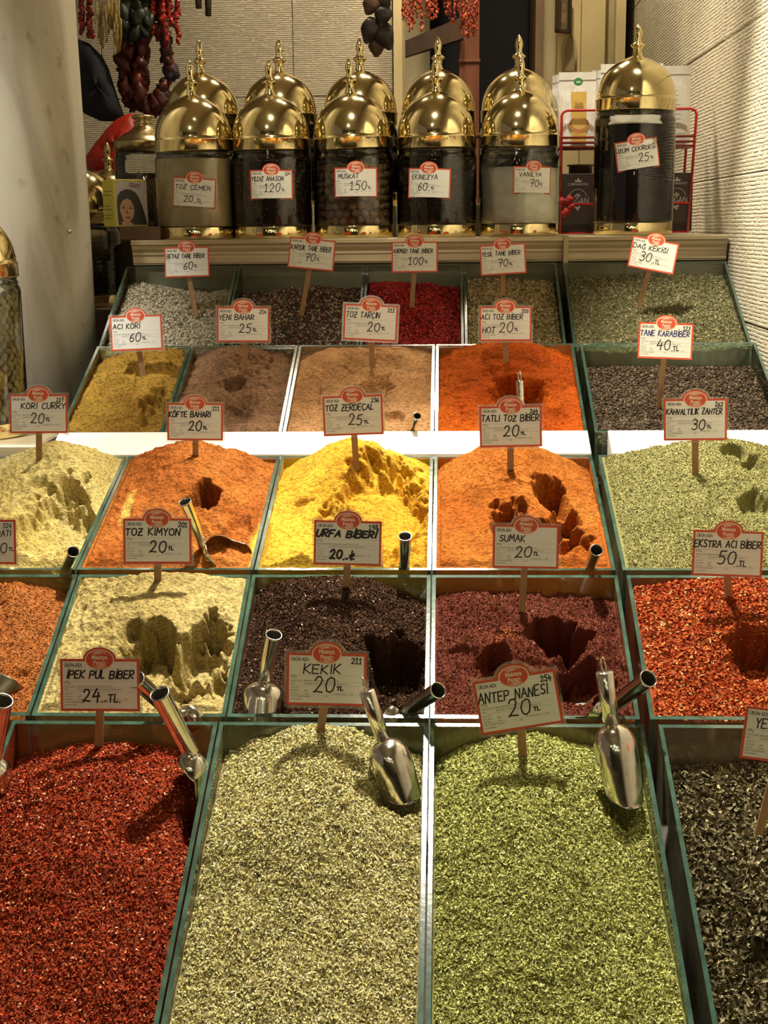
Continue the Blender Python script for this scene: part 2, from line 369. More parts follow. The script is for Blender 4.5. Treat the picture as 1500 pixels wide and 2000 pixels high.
# tiny flake and seed shapes -------------------------------------------------
def ico():
    t = (1+sqrt(5))/2
    V = np.array([(-1,t,0),(1,t,0),(-1,-t,0),(1,-t,0),(0,-1,t),(0,1,t),(0,-1,-t),(0,1,-t),(t,0,-1),(t,0,1),(-t,0,-1),(-t,0,1)], float)/sqrt(1+t*t)
    F = np.array([(0,11,5),(0,5,1),(0,1,7),(0,7,10),(0,10,11),(1,5,9),(5,11,4),(11,10,2),(10,7,6),(7,1,8),(3,9,4),(3,4,2),(3,2,6),(3,6,8),(3,8,9),(4,9,5),(2,4,11),(6,2,10),(8,6,7),(9,8,1)])
    return V, F
def pick(pal, n):
    c = np.array([p[:3] for p in pal]); w = np.array([p[3] for p in pal], float); w /= w.sum()
    k = rng.choice(len(pal), n, p=w); return c[k]*rng.uniform(.75, 1.25, (n, 1))

def make_height(row, X0, X1, ef, eb, es, cu, cv, pk, wu, wv, feats, crumb, seed, sharp=1.0):
    a = ROWS[row]; w = X1-X0; L = a[2]-a[0]; fl = []
    for f in feats:
        kind, x, y, rx, ry, dep = f[:6]; u0, v0, t = px_uv(row, X0, X1, x, y, .02)
        cosv = L*FPX/t/abs(px_y(row, 1)-px_y(row, 0))
        u1, v1, _ = px_uv(row, X0, X1, x, y-ry, .02)
        fl.append((kind, u0, v0, rx*t/FPX/w, abs(v1-v0), dep))
    def H(u, v, both=False):
        S = 0*u
        x = u*w; y = v*L
        e = ef*(1-v)+eb*v**1.5
        e = e + es*(np.abs(2*u-1)**3)*sst(.15, .7, v)
        r2 = ((u-cu)/wu)**2+((v-cv)/wv)**2
        shape = 1/(1+sharp*r2)**1.35
        h = e+(pk-e)*shape
        h = h + .010*fbm(x, y, 14, seed, 3)
        wob = .46*fbm(x, y, 26, seed+3, 2, .5)+.34*fbm(x, y, 75, seed+1, 2)
        for kind, u0, v0, ru, rv, dep in fl:
            du = (u-u0)/ru; dv = (v-v0)/rv; d = np.sqrt(du*du+dv*dv)+wob
            if kind == 'dig':      # dug from the front: steep wall at the back
                g_ = 1.45*dep*(1-sst(.50, 1.02, d))*(.20+.80*np.clip((dv+1)/2, 0, 1)**.7); h = h-g_; S = S+.55*g_*np.clip(dv+.25, 0, 1)
            elif kind == 'pit': h = h - dep*(1-sst(.45, 1.0, d))
            elif kind == 'bump': h = h + dep*np.exp(-d*d*1.4)
            elif kind == 'slab': h = h + dep*(1-sst(.86, .98, d))
            elif kind == 'fold': h = h - dep*sst(-.10, .10, du+.5*wob)*(1-sst(.7, 1.05, d))
        h = h + crumb*(.0042*fbm(x, y, 95, seed+5, 3, .6)*(.4+1.5*np.clip(vn(x*18, y*18, seed+2)+.3, 0, 1)))
        h = h + crumb*.0034*np.minimum(0, ridge(x, y, 45, seed+6)-.15)
        # keep inside the glass
        lim = .010 - .0*v
        ed = np.minimum(np.minimum(u, 1-u)*w, np.minimum(v, 1-v)*L)
        cap = -.001 + np.clip(ed-.004, 0, 9)*1.3
        h = np.maximum(np.minimum(h, cap), -.115)
        return (h, np.minimum(S, (1-v)*L*.8)) if both else h
    return H
def px_y(row, v):
    a = ROWS[row]; p = np.array([0, a[0]+v*(a[2]-a[0]), EYE+a[1]+v*(a[3]-a[1])])-CAM
    return 1000-FPX*(p@U2)/(p@_f)

def heap(row, X0, X1, label, pal, ef=-.006, eb=-.04, es=-.012, cu=.5, cv=.72, pk=.05, wu=.42, wv=.45, feats=(), crumb=1.0,
         mode='powder', nx=200, ny=240, seed=1, flake=None, cat='spice heap', base_dark=1.0, sharp=1.0, tint=None, density=1.0):
    X0 += .0012+GT+.0005; X1 -= .0012+GT+.0005
    a = ROWS[row]; a2 = (a[0]+GT+.0005, a[2]-GT-.0005)
    w = X1-X0; L = a2[1]-a2[0]
    H = make_height(row, X0, X1, ef, eb, es, cu, cv, pk, wu, wv, feats, crumb, seed, sharp)
    u = np.linspace(0, 1, nx); v = np.linspace(0, 1, ny); U, Vv = np.meshgrid(u, v)
    s = (a[3]-a[1])/(a[2]-a[0])
    def pos(u, v, extra=0):
        Y = a2[0]+v*L; h_, S_ = H(u, v, True); return np.stack([X0+u*w, Y+S_, EYE+a[1]+(Y-a[0])*s+h_+extra], -1)
    G = pos(U, Vv)
    org = np.array([(X0+X1)/2, a2[0], EYE+a[1]-.12]); Vt = G.reshape(-1, 3)-org
    idx = np.arange(nx*ny).reshape(ny, nx)
    q = np.stack([idx[:-1,:-1], idx[:-1,1:], idx[1:,1:], idx[1:,:-1]], -1).reshape(-1, 4)
    n0 = len(Vt)
    # skirt down to the bin floor
    border = np.concatenate([idx[0,:], idx[1:,-1], idx[-1,-2::-1], idx[-2:0:-1,0]])
    Vs = Vt[border].copy(); Vs[:, 2] = (Vt[border][:, 1])*s - .002 + .0
    sk = np.arange(len(border))+n0
    qs = np.stack([border, sk, np.roll(sk, -1), np.roll(border, -1)], -1)
    cm = np.array([p[:3] for p in pal]).T @ (np.array([p[3] for p in pal])/sum(p[3] for p in pal))
    mott = 1+.28*fbm(U*w, Vv*L, 30, seed+7, 4)[..., None]
    base = cm*base_dark*mott
    if mode == 'powder':
        k = np.clip(fbm(U*w, Vv*L, 9, seed+9, 3)*1.6+.5, 0, 1)[..., None]
        c2 = np.array(pal[0][:3]); c3 = np.array(pal[-1][:3]); base = (c2*(1-k)+c3*k)*mott
    if tint is not None:
        for (x, y, rx, ry, c, amt) in tint:
            u0, v0, t = px_uv(row, X0, X1, x, y, .02); _, v1, _ = px_uv(row, X0, X1, x, y-ry, .02)
            d = np.sqrt(((U-u0)/(rx*t/FPX/w))**2+((Vv-v0)/(abs(v1-v0)+1e-6))**2)+.5*fbm(U*w, Vv*L, 40, seed+4, 3)
            k = amt*(1-sst(.5, 1.1, d))[..., None]; base = base*(1-k)+np.array(c)*k
    colr = np.concatenate([base.reshape(-1, 3), np.tile(cm*base_dark, (len(border), 1))]).clip(.002, 1)
    VV = [np.concatenate([Vt, Vs])]; CC = [colr]; F4 = [q, qs]; F3 = []; off = len(VV[0])
    mi4 = [0]*(len(q)+len(qs)); mi3 = []
    if flake:
        n = int(flake['n']*density); uu = rng.uniform(.01, .99, n); vv = rng.uniform(.005, .995, n)
        p = pos(uu, vv)-org; e = .004
        gx = (H(uu+e, vv)-H(uu-e, vv))/(2*e*w); gy = (H(uu, vv+e)-H(uu, vv-e))/(2*e*L)+s
        N = np.stack([-gx, -gy, np.ones(n)], -1)
        tlt = flake.get('tilt', .6); N = N/np.linalg.norm(N, axis=1, keepdims=True)+rng.normal(0, tlt, (n, 3)); N /= np.linalg.norm(N, axis=1, keepdims=True)
        A = rng.normal(0, 1, (n, 3)); A -= (A*N).sum(1, keepdims=True)*N; A /= np.linalg.norm(A, axis=1, keepdims=True); B = np.cross(N, A)
        ln = flake['len']*rng.uniform(.55, 1.3, (n, 1)); wd = flake['wid']*rng.uniform(.6, 1.3, (n, 1)); c = pick(flake.get('pal', pal), n)
        p = p+np.stack([np.zeros(n), np.zeros(n), rng.uniform(.0, flake.get('lift', .0012), n)], -1)
        kind = flake['kind']
        if kind == 'leaf':
            fv = [-A*ln*.5-B*wd*.3, -A*ln*.1+B*wd*.5+N*wd*.2, A*ln*.5+B*wd*.1, A*ln*.1-B*wd*.5+N*wd*.1]
            Vf = np.stack([p+x for x in fv], 1).reshape(-1, 3); Ff = (np.arange(n)[:, None]*4+np.arange(4))+off
            VV.append(Vf); CC.append(np.repeat(c, 4, 0)); F4.append(Ff); mi4 += [1]*n; off += len(Vf)
        elif kind == 'curl':    # a rolled tea leaf: three strips
            pts = []
            for k in range(4):
                an = -1.1+k*.75; r = wd*.5
                for e_ in (-1, 1):
                    tap = .55 if e_ < 0 else .35
                    pts.append(p+A*ln*.5*e_+B*np.sin(an)*r*tap*2+N*(1-np.cos(an))*r*tap*2)
            Vf = np.stack(pts, 1).reshape(-1, 3); b0 = np.arange(n)[:, None]*8
            Ff = np.concatenate([b0+np.array([2*k, 2*k+1, 2*k+3, 2*k+2]) for k in range(3)], 0)+off
            VV.append(Vf); CC.append(np.repeat(c, 8, 0)); F4.append(Ff); mi4 += [1]*(3*n); off += len(Vf)
        elif kind == 'seed':
            iv, fi = ico(); sc = ln*.5
            Vf = p[:, None, :]+(A[:, None, :]*iv[None, :, 0:1]+B[:, None, :]*iv[None, :, 1:2]+N[:, None, :]*iv[None, :, 2:3])*sc[:, None, :]*np.array([1, 1, 1])*flake.get('sq', 1)
            Vf = Vf+rng.normal(0, 1, Vf.shape)*ln[:, None, :]*.035; Vf = Vf.reshape(-1, 3)
            Ff = (np.arange(n)[:, None, None]*12+fi[None]).reshape(-1, 3)+off
            VV.append(Vf); CC.append(np.repeat(c, 12, 0)); F3.append(Ff); mi3 += [2]*(len(Ff)); off += len(Vf)
    V = np.concatenate(VV); C = np.concatenate(CC)
    sm = np.zeros(len(mi3)+len(mi4), bool)
    faces = []; mi = []
    if F3: faces += F3; mi += mi3
    faces += F4; mi += mi4
    smooth = np.array([k != 1 for k in mi])
    me = np_mesh('spice_heap', V, faces, [M_POWDER if mode == 'powder' else M_FLAKE, M_FLAKE, M_SEED], col=C.clip(.002, 1), midx=mi, smooth=smooth)
    o = link('spice_heap', me, None, org); tag(o, label, cat, 'spices heaped in the glass bins', 'stuff')
    return o

# ------------------------------------------------------------------ handwriting and print
G_ = {
 'A': [[(0,0),(.35,1),(.7,0)],[(.12,.38),(.58,.38)]], 'B': [[(0,0),(0,1),(.45,1),(.6,.85),(.55,.6),(.05,.52),(.55,.48),(.68,.25),(.5,0),(0,0)]],
 'C': [[(.62,.88),(.4,1),(.12,.85),(0,.5),(.12,.15),(.4,0),(.64,.12)]], 'D': [[(0,0),(0,1),(.4,.95),(.66,.6),(.6,.25),(.35,0),(0,0)]],
 'E': [[(.58,1),(0,1),(0,0),(.6,0)],[(0,.52),(.48,.52)]], 'F': [[(.6,1),(.02,.97),(0,0)],[(0,.52),(.45,.52)]],
 'G': [[(.62,.88),(.4,1),(.12,.85),(0,.5),(.12,.12),(.4,0),(.62,.12),(.62,.45),(.38,.45)]], 'H': [[(0,0),(0,1)],[(.6,0),(.6,1)],[(0,.5),(.6,.5)]],
 'I': [[(.1,0),(.1,1)]], 'K': [[(0,0),(.03,1)],[(.6,1),(.04,.48),(.62,0)]], 'L': [[(.02,1),(0,0),(.5,.02)]],
 'M': [[(0,0),(.08,1),(.38,.35),(.68,1),(.76,0)]], 'N': [[(0,0),(.04,1),(.56,0),(.62,1)]], 'O': [[(.35,1),(.08,.85),(0,.5),(.1,.12),(.36,0),(.6,.14),(.7,.5),(.6,.88),(.35,1)]],
 'P': [[(0,0),(0,1),(.45,1),(.62,.8),(.5,.5),(.02,.45)]], 'R': [[(0,0),(0,1),(.45,1),(.6,.78),(.48,.52),(.05,.48),(.62,0)]],
 'S': [[(.58,.88),(.35,1),(.08,.85),(.12,.58),(.48,.42),(.58,.18),(.32,0),(0,.12)]], 'T': [[(0,.97),(.66,1)],[(.34,1),(.32,0)]],
 'U': [[(0,1),(.02,.25),(.2,0),(.45,.02),(.6,.3),(.62,1)]], 'V': [[(0,1),(.3,0),(.62,1)]], 'Y': [[(0,1),(.3,.5),(.6,1)],[(.3,.5),(.28,0)]],
 'Z': [[(.02,1),(.6,1),(0,0),(.64,.02)],[(.12,.5),(.5,.5)]],
 '0': [[(.35,1),(.1,.85),(0,.45),(.12,.1),(.34,0),(.55,.15),(.62,.55),(.55,.9),(.33,1)]], '1': [[(0,.75),(.25,1),(.25,0)],[(.02,0),(.5,0)]],
 '2': [[(.02,.75),(.15,.96),(.4,.98),(.52,.75),(.4,.45),(.1,.08),(0,0),(.15,.06),(.62,.02)]], '3': [[(.05,.9),(.3,1),(.55,.8),(.45,.58),(.2,.53),(.52,.42),(.56,.15),(.3,0),(0,.1)]],
 '4': [[(.3,1),(0,.35),(.62,.4)],[(.48,.7),(.44,-.1)]], '5': [[(.6,1),(.14,.97),(.08,.58),(.36,.62),(.56,.4),(.45,.08),(.2,0),(0,.1)]],
 '6': [[(.45,1),(.12,.65),(0,.28),(.15,.02),(.4,.05),(.52,.28),(.38,.5),(.1,.4)]], '7': [[(0,.9),(.3,1),(.6,.95),(.3,0)],[(.12,.5),(.5,.52)]],
 '8': [[(.5,.9),(.2,1),(.05,.8),(.5,.3),(.35,0),(.08,.1),(.1,.35),(.48,.72),(.5,.9)]], '9': [[(.5,.85),(.25,1),(.02,.75),(.2,.5),(.5,.7),(.5,.85),(.42,.2),(.2,0)]],
 '.': [[(.05,0),(.09,.05)]], ',': [[(.08,.08),(.02,-.12)]], '-': [[(.02,.1),(.34,.12)]],
 't': [[(0,.85),(.42,.9)],[(.2,.88),(.18,.42)],[(.5,.88),(.47,.44),(.8,.44)]],          # the small TL of the prices
 'l': [[(.3,1.05),(.25,0),(.62,.12)],[(0,.45),(.6,.72)],[(0,.22),(.6,.48)]],             # lira sign
}
ACC = {'Ç': ('C', [[(.34,0),(.3,-.2)]]), 'Ş': ('S', [[(.32,0),(.28,-.2)]]), 'Ğ': ('G', [[(.15,1.2),(.35,1.12),(.55,1.22)]]), 'İ': ('I', [[(.1,1.18),(.13,1.24)]]),
       'Ö': ('O', [[(.2,1.15),(.21,1.22)],[(.48,1.15),(.49,1.22)]]), 'Ü': ('U', [[(.2,1.15),(.21,1.22)],[(.46,1.15),(.47,1.22)]])}
for k, (b_, ex) in ACC.items(): G_[k] = G_[b_]+ex
def glyph_w(ch): return .42 if ch == ' ' else max(x for st in G_[ch] for x, _ in st)
def hand(b, text, x0, y0, h, width=None, th=.9, slant=.08, rise=0.0, r=None, m=0, z=0.0):
    """felt-tip capitals written as ribbons into b (units: millimetres, x right, y up)"""
    r = r or random; sp = .2
    tot = sum(glyph_w(c)+sp for c in text)-sp; sc = h*.92
    if width: sc = min(width/tot, h*1.35)
    x = x0
    for ch in text:
        if ch == ' ': x += (.42+sp)*sc; continue
        hy = h*r.uniform(.9, 1.08); dy = r.uniform(-.04, .04)*h
        for st in G_[ch]:
            pts = [np.array([x+px*sc+slant*py*hy+r.uniform(-.015, .015)*h, y0+dy+py*hy+rise*(x-x0)+r.uniform(-.015, .015)*h]) for px, py in st]
            for i in range(len(pts)-1):
                p, q = pts[i], pts[i+1]; d = q-p; L = np.linalg.norm(d)+1e-9; d /= L; n = np.array([-d[1], d[0]])*th/2
                p2, q2 = p-d*th*.3, q+d*th*.3; e = r.uniform(0, .02)
                b.add([(*(p2-n), z+e), (*(q2-n), z+e), (*(q2+n), z+e), (*(p2+n), z+e)], [(0,1,2,3)], m)
        x += (glyph_w(ch)+sp)*sc
    return x
_fc = {}
def text_arrays(s, size, bold=0.0, xs=1.0, align='LEFT'):
    key = (s, size, bold, xs, align)
    if key not in _fc:
        cu = bpy.data.curves.new('t', 'FONT'); cu.body = s; cu.size = size; cu.offset = bold; cu.align_x = align; cu.resolution_u = 2
        ob = bpy.data.objects.new('t', cu); me = bpy.data.meshes.new_from_object(ob)
        V = np.array([v.co[:] for v in me.vertices]).reshape(-1, 3); V[:, 0] *= xs
        F = [tuple(p.vertices) for p in me.polygons]
        bpy.data.objects.remove(ob); bpy.data.curves.remove(cu); bpy.data.meshes.remove(me); _fc[key] = (V, F)
    return _fc[key]
def put_text(b, s, x, y, size, z=0.0, bold=0.0, xs=1.0, m=0, align='LEFT', rot=0.0):
    V, F = text_arrays(s, size, bold, xs, align); V = V.copy()
    if rot: c, n = cos(rot), sin(rot); V[:, :2] = V[:, :2] @ np.array([[c, n], [-n, c]])
    b.add(V+np.array([x, y, z]), F, m)

# ------------------------------------------------------------------ price card, in millimetres, origin bottom centre of the card
CW, CH = 50.0, 66.0
def ell(cx, cy, rx, ry, n=40, a0=0, a1=2*pi): return [(cx+rx*cos(a0+(a1-a0)*i/(n-1)), cy+ry*sin(a0+(a1-a0)*i/(n-1))) for i in range(n)]
def outline(g):
    """card outline with the arched tab, grown by g mm"""
    x = CW+g; rx, ry = 21+g, 15.5+g; cy = CH-1
    y1 = CH+g; a = math.asin(min(1, max(0, (y1-cy)/ry)))
    return [(-x, -g), (x, -g), (x, y1)]+ell(0, cy, rx, ry, 22, a, pi-a)+[(-x, y1)]
def slab(b, pts, z0, z1, m=0):
    n = len(pts); V = [(x, y, z0) for x, y in pts]+[(x, y, z1) for x, y in pts]
    F = [(i, (i+1) % n, n+(i+1) % n, n+i) for i in range(n)]
    c = len(V); cx = 0; cy = sum(p[1] for p in pts)/n; V += [(cx, CH/2, z0), (cx, CH/2, z1)]
    F += [((i+1) % n, i, c) for i in range(n)]+[(n+i, n+(i+1) % n, c+1) for i in range(n)]
    b.add(V, F, m)
def grid_quad(b, x0, y0, x1, y1, z, nx, m):
    for i in range(nx):
        a = x0+(x1-x0)*i/nx; c = x0+(x1-x0)*(i+1)/nx
        b.add([(a,y0,z),(c,y0,z),(c,y1,z),(a,y1,z)], [(0,1,2,3)], m)
def fan(b, pts, z, m, cc):
    n = len(pts); b.add([(x, y, z) for x, y in pts]+[(cc[0], cc[1], z)], [(i, (i+1) % n, n) for i in range(n)], m)
def card_shapes():
    S = {}
    b = MB(); slab(b, outline(0), -.5, 0, 0); grid_quad(b, -CW+3.2, 3.2, CW-3.2, CH-3.2, .12, 12, 1); S['card'] = (b, [M_RED, M_PAPER])
    b = MB(); slab(b, outline(3.2), -.75, -.55, 0); S['sleeve'] = (b, [M_SLEEVE])
    b = MB(); cy = CH-1
    fan(b, ell(0, cy, 18.5, 13.0, 40), .25, 0, (0, cy)); fan(b, ell(0, cy, 17.2, 11.8, 40), .32, 1, (0, cy))
    for sg in (1, -1):
        for k, (r0, r1) in enumerate(((.80, .92), (.64, .74))):
            a0, a1 = (.30*pi, .72*pi) if sg > 0 else (1.30*pi, 1.72*pi)
            p = [(17*rr*cos(a), cy+11.6*rr*sin(a)) for rr, a in [(r1, a0+(a1-a0)*i/9) for i in range(10)]]
            q = [(17*r0*cos(a0+(a1-a0)*i/9)+(1.5*sg*(k+.4)), cy+11.6*(r0+.10*abs(i-4.5)/4.5)*sin(a0+(a1-a0)*i/9)) for i in range(10)]
            V = [(*x, .36) for x in p]+[(*x, .36) for x in q]
            b.add(V, [(i, i+1, 11+i, 10+i) for i in range(9)], 0)
    S['emblem'] = (b, [M_CREAM, M_RED])
    b = MB(); put_text(b, 'Malatya', 0, cy+.6, 7.6, .42, .16, .86, 0, 'CENTER'); put_text(b, 'Pazarı', 0, cy-6.2, 7.6, .42, .16, .86, 0, 'CENTER'); S['emblem_lettering'] = (b, [M_CREAM])
    b = MB(); put_text(b, 'ÜRÜN ADI:', -CW+5, CH-10.2, 6.6, .2, .14, .70); put_text(b, 'Y.T.L:', -CW+5, 34.5, 4.4, .2, .10, .8)
    small = [(30.5, 'Üretici Firma Adı:', 'Malatya Pazarı Palancı Kuruyemiş Gıda San. ve Tic. A.Ş.'), (26.6, 'Adres:', 'Güneşli Mah. Prof. Muammer Aksoy Cad. No: 41-R Zeytinburnu / İst'),
             (21.4, 'Üretim Yeri:', ''), (17.8, 'Parti Seri No:', '00001'), (14.2, 'Ürün Ülke:', 'Türkiye'), (10.6, 'Tarım ve Köyişleri Bakanlığının', '.. / .. / 200'), (7.0, 'izni ile üretilmiştir.', '')]
    for y, a, c in small:
        put_text(b, a, -CW+5, y, 2.5, .2, .03, .80, 1)
        if c: put_text(b, c, -CW+(22 if y > 12 else 44), y, 2.5, .2, .03, .78, 1)
    put_text(b, 'Son Tüketim Tarihi:   .. / .. / 200', 8, 14.2, 2.5, .2, .03, .8, 1)
    for y in (37.6, 29.6, 24.6, 13.2): grid_quad(b, -CW+6, y, CW-6, y+.18, .18, 10, 1)
    S['printed_text'] = (b, [M_INK, M_GREYINK])
    return S
SH = card_shapes()
def to_world(V, sc, bend=None):
    """card millimetres -> local metres, x right, z up, facing -y; optionally wrapped on a jar of radius bend"""
    V = np.asarray(V, float); x, y, z = V[:, 0]*sc, V[:, 1]*sc, V[:, 2]*sc
    if bend is None: return np.stack([x, -z, y], -1)
    a = x/bend; r = bend+z; return np.stack([r*np.sin(a), bend-r*np.cos(a), y], -1)
_cache = {}
def shape_mesh(key, sc, bend=None):
    k = (key, bend)
    if k not in _cache:
        b, mats = SH[key]; v = b.v; b.v = [to_world(x, .001, bend) for x in v]; _cache[k] = b.mesh(key, mats); b.v = v
    return _cache[k]
def write(name, price, num, style):
    r = random.Random(hash_(name)); b = MB(); th = style.get('th', 1.2)*1.35
    hand(b, name, -CW+style.get('nx', 6), style.get('ny', 41.5), style.get('nh', 10.0), style.get('nw', 86), th, style.get('sl', .10), r=r, m=style.get('m', 0), z=.3)
    x = style.get('px', -6)
    pr, suf = price
    x = hand(b, pr, x, style.get('py', 17), style.get('ph', 16), None, th*1.1, .12, r=r, z=.3)
    hand(b, suf, x+style.get('gap', 0), style.get('py', 17)-1.5, style.get('sh', 10.5), None, th*.9, .1, r=r, z=.3)
    if 'extra' in style: hand(b, *style['extra'], None, th, .1, r=r, z=.3)
    if num: hand(b, num, CW-19, CH-12.5, 7, 12.5, min(th*.8, 1.35), .1, r=r, z=.3)
    return b
def hash_(s): return sum((i+1)*ord(c) for i, c in enumerate(s))
def card_parts(root, name, price, num, style, sleeve, bend=None):
    def L(nm, key, par):
        return link(nm, shape_mesh(key, .001, bend), par)
    c = L('card', 'card', root)
    if sleeve:
        L('clear_sleeve', 'sleeve', root)
    e = L('emblem', 'emblem', root); L('emblem_lettering', 'emblem_lettering', e)
    L('printed_text', 'printed_text', c)
    b = write(name, price, num, style); b.v = [to_world(x, .001, bend) for x in b.v]
    b.build('handwriting', [M_INK, M_BLUEINK], c)
def price_card(x, y, wpx, Y, roll, text, price, num, label, stick, style={}, sleeve=True, lean=8, turn=0):
    p = P(x, y, Y); sc = wpx/100.0*1000*np.dot(p-CAM, _f)/FPX/1.0   # mm scale so that 100 mm spans wpx
    r = empty('price_card', p, (radians(-lean), radians(-roll), radians(turn))); r.scale = (sc,)*3
    tag(r, label, 'price card', 'price cards on sticks in the spices')
    card_parts(r, text, price, num, style, sleeve)
    # the stick runs from behind the card down into the spice
    q = P(stick[0], stick[1], max(Y+.012, stick[2]) if len(stick) > 2 else Y+.012)
    M = (Matrix.Translation(Vector(p)) @ r.rotation_euler.to_matrix().to_4x4() @ Matrix.Scale(sc, 4)).inverted()
    lq = M @ Vector(q); w = .0052; b = MB(); d = Vector((lq.x, lq.y, lq.z)); t0 = Vector((stick[0]*0, .0011, .022)); dirv = (d-t0).normalized(); d = d+dirv*.03
    b.hexa([(d.x-w, d.y, d.z), (d.x+w, d.y, d.z), (d.x+w, d.y+.0025, d.z), (d.x-w, d.y+.0025, d.z),
            (t0.x-w, t0.y, t0.z), (t0.x+w, t0.y, t0.z), (t0.x+w, t0.y+.0025, t0.z), (t0.x-w, t0.y+.0025, t0.z)])
    b.build('stick', [M_STICK], r)
    return r

# ================================================================== SETTING
def struct(o, label=None): tag(o, label, None, None, 'structure'); return o
b = MB(); b.box(-3.2, -3.2, -.06, 3.2, 6.2, 0); struct(b.build('floor', [M_FLOOR]))
b = MB(); b.box(-3.2, -3.2, 3.6, 3.2, 6.2, 3.66); struct(b.build('ceiling', [simple('ceiling_plaster', (.52, .44, .30), .9)]))
b = MB(); b.box(-3.2, -3.2, 0, 3.2, -3.1, 3.6); struct(b.build('wall_front', [simple('opposite_stalls', (.035, .022, .014), .8, 0, .8, 2.5)]))

# lamps added behind the viewer to put glints in the brass
M_CAP = simple('lamp_cap', (.2, .15, .08), .4, .8)
def glow(name, c, e):
    m, t, b = nt(name); b.inputs['Base Color'].default_value = (*c, 1); b.inputs['Emission Color'].default_value = (*c, 1); b.inputs['Emission Strength'].default_value = e; return m
for x, y, z, c, lab in ((-1.5, -1.6, 2.3, (1, .78, .35), 'warm globe lamp added for glints in the brass, far left'), (-.7, -2.2, 2.5, (1, .85, .5), 'warm globe lamp added for glints in the brass, left of middle'), (.1, -1.9, 2.2, (.75, 1, .7), 'greenish globe lamp added for glints in the brass'),
                        (.75, -2.3, 2.4, (1, .8, .4), 'warm globe lamp added for glints in the brass, right of middle'), (1.5, -1.5, 2.2, (1, .9, .65), 'pale globe lamp added for glints in the brass, far right'), (-1.1, -2.6, 1.9, (1, .7, .3), 'low orange globe lamp added for glints in the brass, left'),
                        (-.3, -2.8, 1.7, (1, .9, .5), 'low warm globe lamp added for glints in the brass, middle'), (.45, -2.7, 1.85, (.8, 1, .8), 'low greenish globe lamp added for glints in the brass, right of middle'), (1.15, -2.6, 1.7, (1, .75, .35), 'low orange globe lamp added for glints in the brass, right')):
    r = empty('glint_lamp', (x, y, z)); tag(r, lab, 'lamp')
    b = MB(); b.ball((0, 0, 0), .07, 20, 12); b.build('globe', [glow('lamp_glow', c, 22)], r)
    b = MB(); b.lathe([(0, .10), (.02, .10), (.035, .065), (.033, .06), (0, .06)], 20); b.build('cap', [M_CAP], r)
    b = MB(); b.tube([(0, 0, .1), (0, 0, 3.6-z)], .004, 6); b.build('cord', [M_CAP], r)

WX = .662     # face of the right wall
def blocks(root, horiz, z_list, cuts, mat, face, depth=.10, gap=.0018):
    """stone facing; cuts = [(list of joints)] per course; face(a,z)->point"""
    for i in range(len(z_list)-1):
        cs = cuts[i % len(cuts)]
        for j in range(len(cs)-1):
            pr = random.uniform(0, .0018); a0, a1, z0, z1 = cs[j]+gap/2, cs[j+1]-gap/2, z_list[i]+gap/2, z_list[i+1]-gap/2
            b = MB(); bv = .0016
            # front ring bevelled, back flat
            A = [(a0, z0), (a1, z0), (a1, z1), (a0, z1)]; B = [(a0+bv, z0+bv), (a1-bv, z0+bv), (a1-bv, z1-bv), (a0+bv, z1-bv)]
            V = [face(a, z, .05) for a, z in A]+[face(a, z, bv-pr) for a, z in A]+[face(a, z, -pr) for a, z in B]
            F = [(8, 9, 10, 11)]+[(k, (k+1) % 4, 4+(k+1) % 4, 4+k) for k in range(4)]+[(4+k, 4+(k+1) % 4, 8+(k+1) % 4, 8+k) for k in range(4)]
            if horiz == 'Y': F = [tuple(reversed(f)) for f in F]
            b.add(V, F); b.build('stone_block', [mat], root)
rw = empty('wall_right', (0, 0, 0)); struct(rw)
zl = [EYE-1.54+.31*k for k in range(12)]
zl = [z for z in zl if z < 3.5]; off = (EYE+.10-zl[0]) % .31; zl = [z+off for z in zl]; zl[0] -= .05
blocks(rw, 'Y', zl, [[.6, 1.5, 2.12, 2.74, 3.36, 3.98, 4.6, 5.32], [.6, 1.2, 1.82, 2.44, 3.06, 3.68, 4.30, 4.92, 5.32]], M_STONE_R, lambda a, z, d: (WX+d, a, z))
b = MB(); b.box(WX+.02, -.2, 0, WX+.2, 5.33, 3.6); b.build('wall_core', [M_PLASTER2], rw)
bw = empty('wall_back', (0, 0, 0)); struct(bw)
YB = 4.62
xl, xr = -1.75, P(768, 100, YB)[0]
zb = [EYE+.72-.31*k for k in range(7, -1, -1)]+[EYE+1.03, EYE+1.34, EYE+1.65]
xj = P(377, 60, YB)[0]
blocks(bw, 'X', zb, [[xl, xl+.35, xj-.3, xj+.32, xr], [xl, xj-.6, xj, xj+.62, xr]], M_STONE_B, lambda a, z, d: (a, YB+d, z))
b = MB(); b.box(xl-.4, YB+.02, 0, xr-.02, YB+.16, 3.6); b.build('wall_core', [M_PLASTER2], bw)
# pier beside the opening
x0, x1 = xr+.002, P(786, 100, YB)[0]
b = MB(); b.bevel_box(x0, YB-.03, 0, x1, YB+.30, 3.6, .004); struct(b.build('trim_1', [M_PLASTER]))
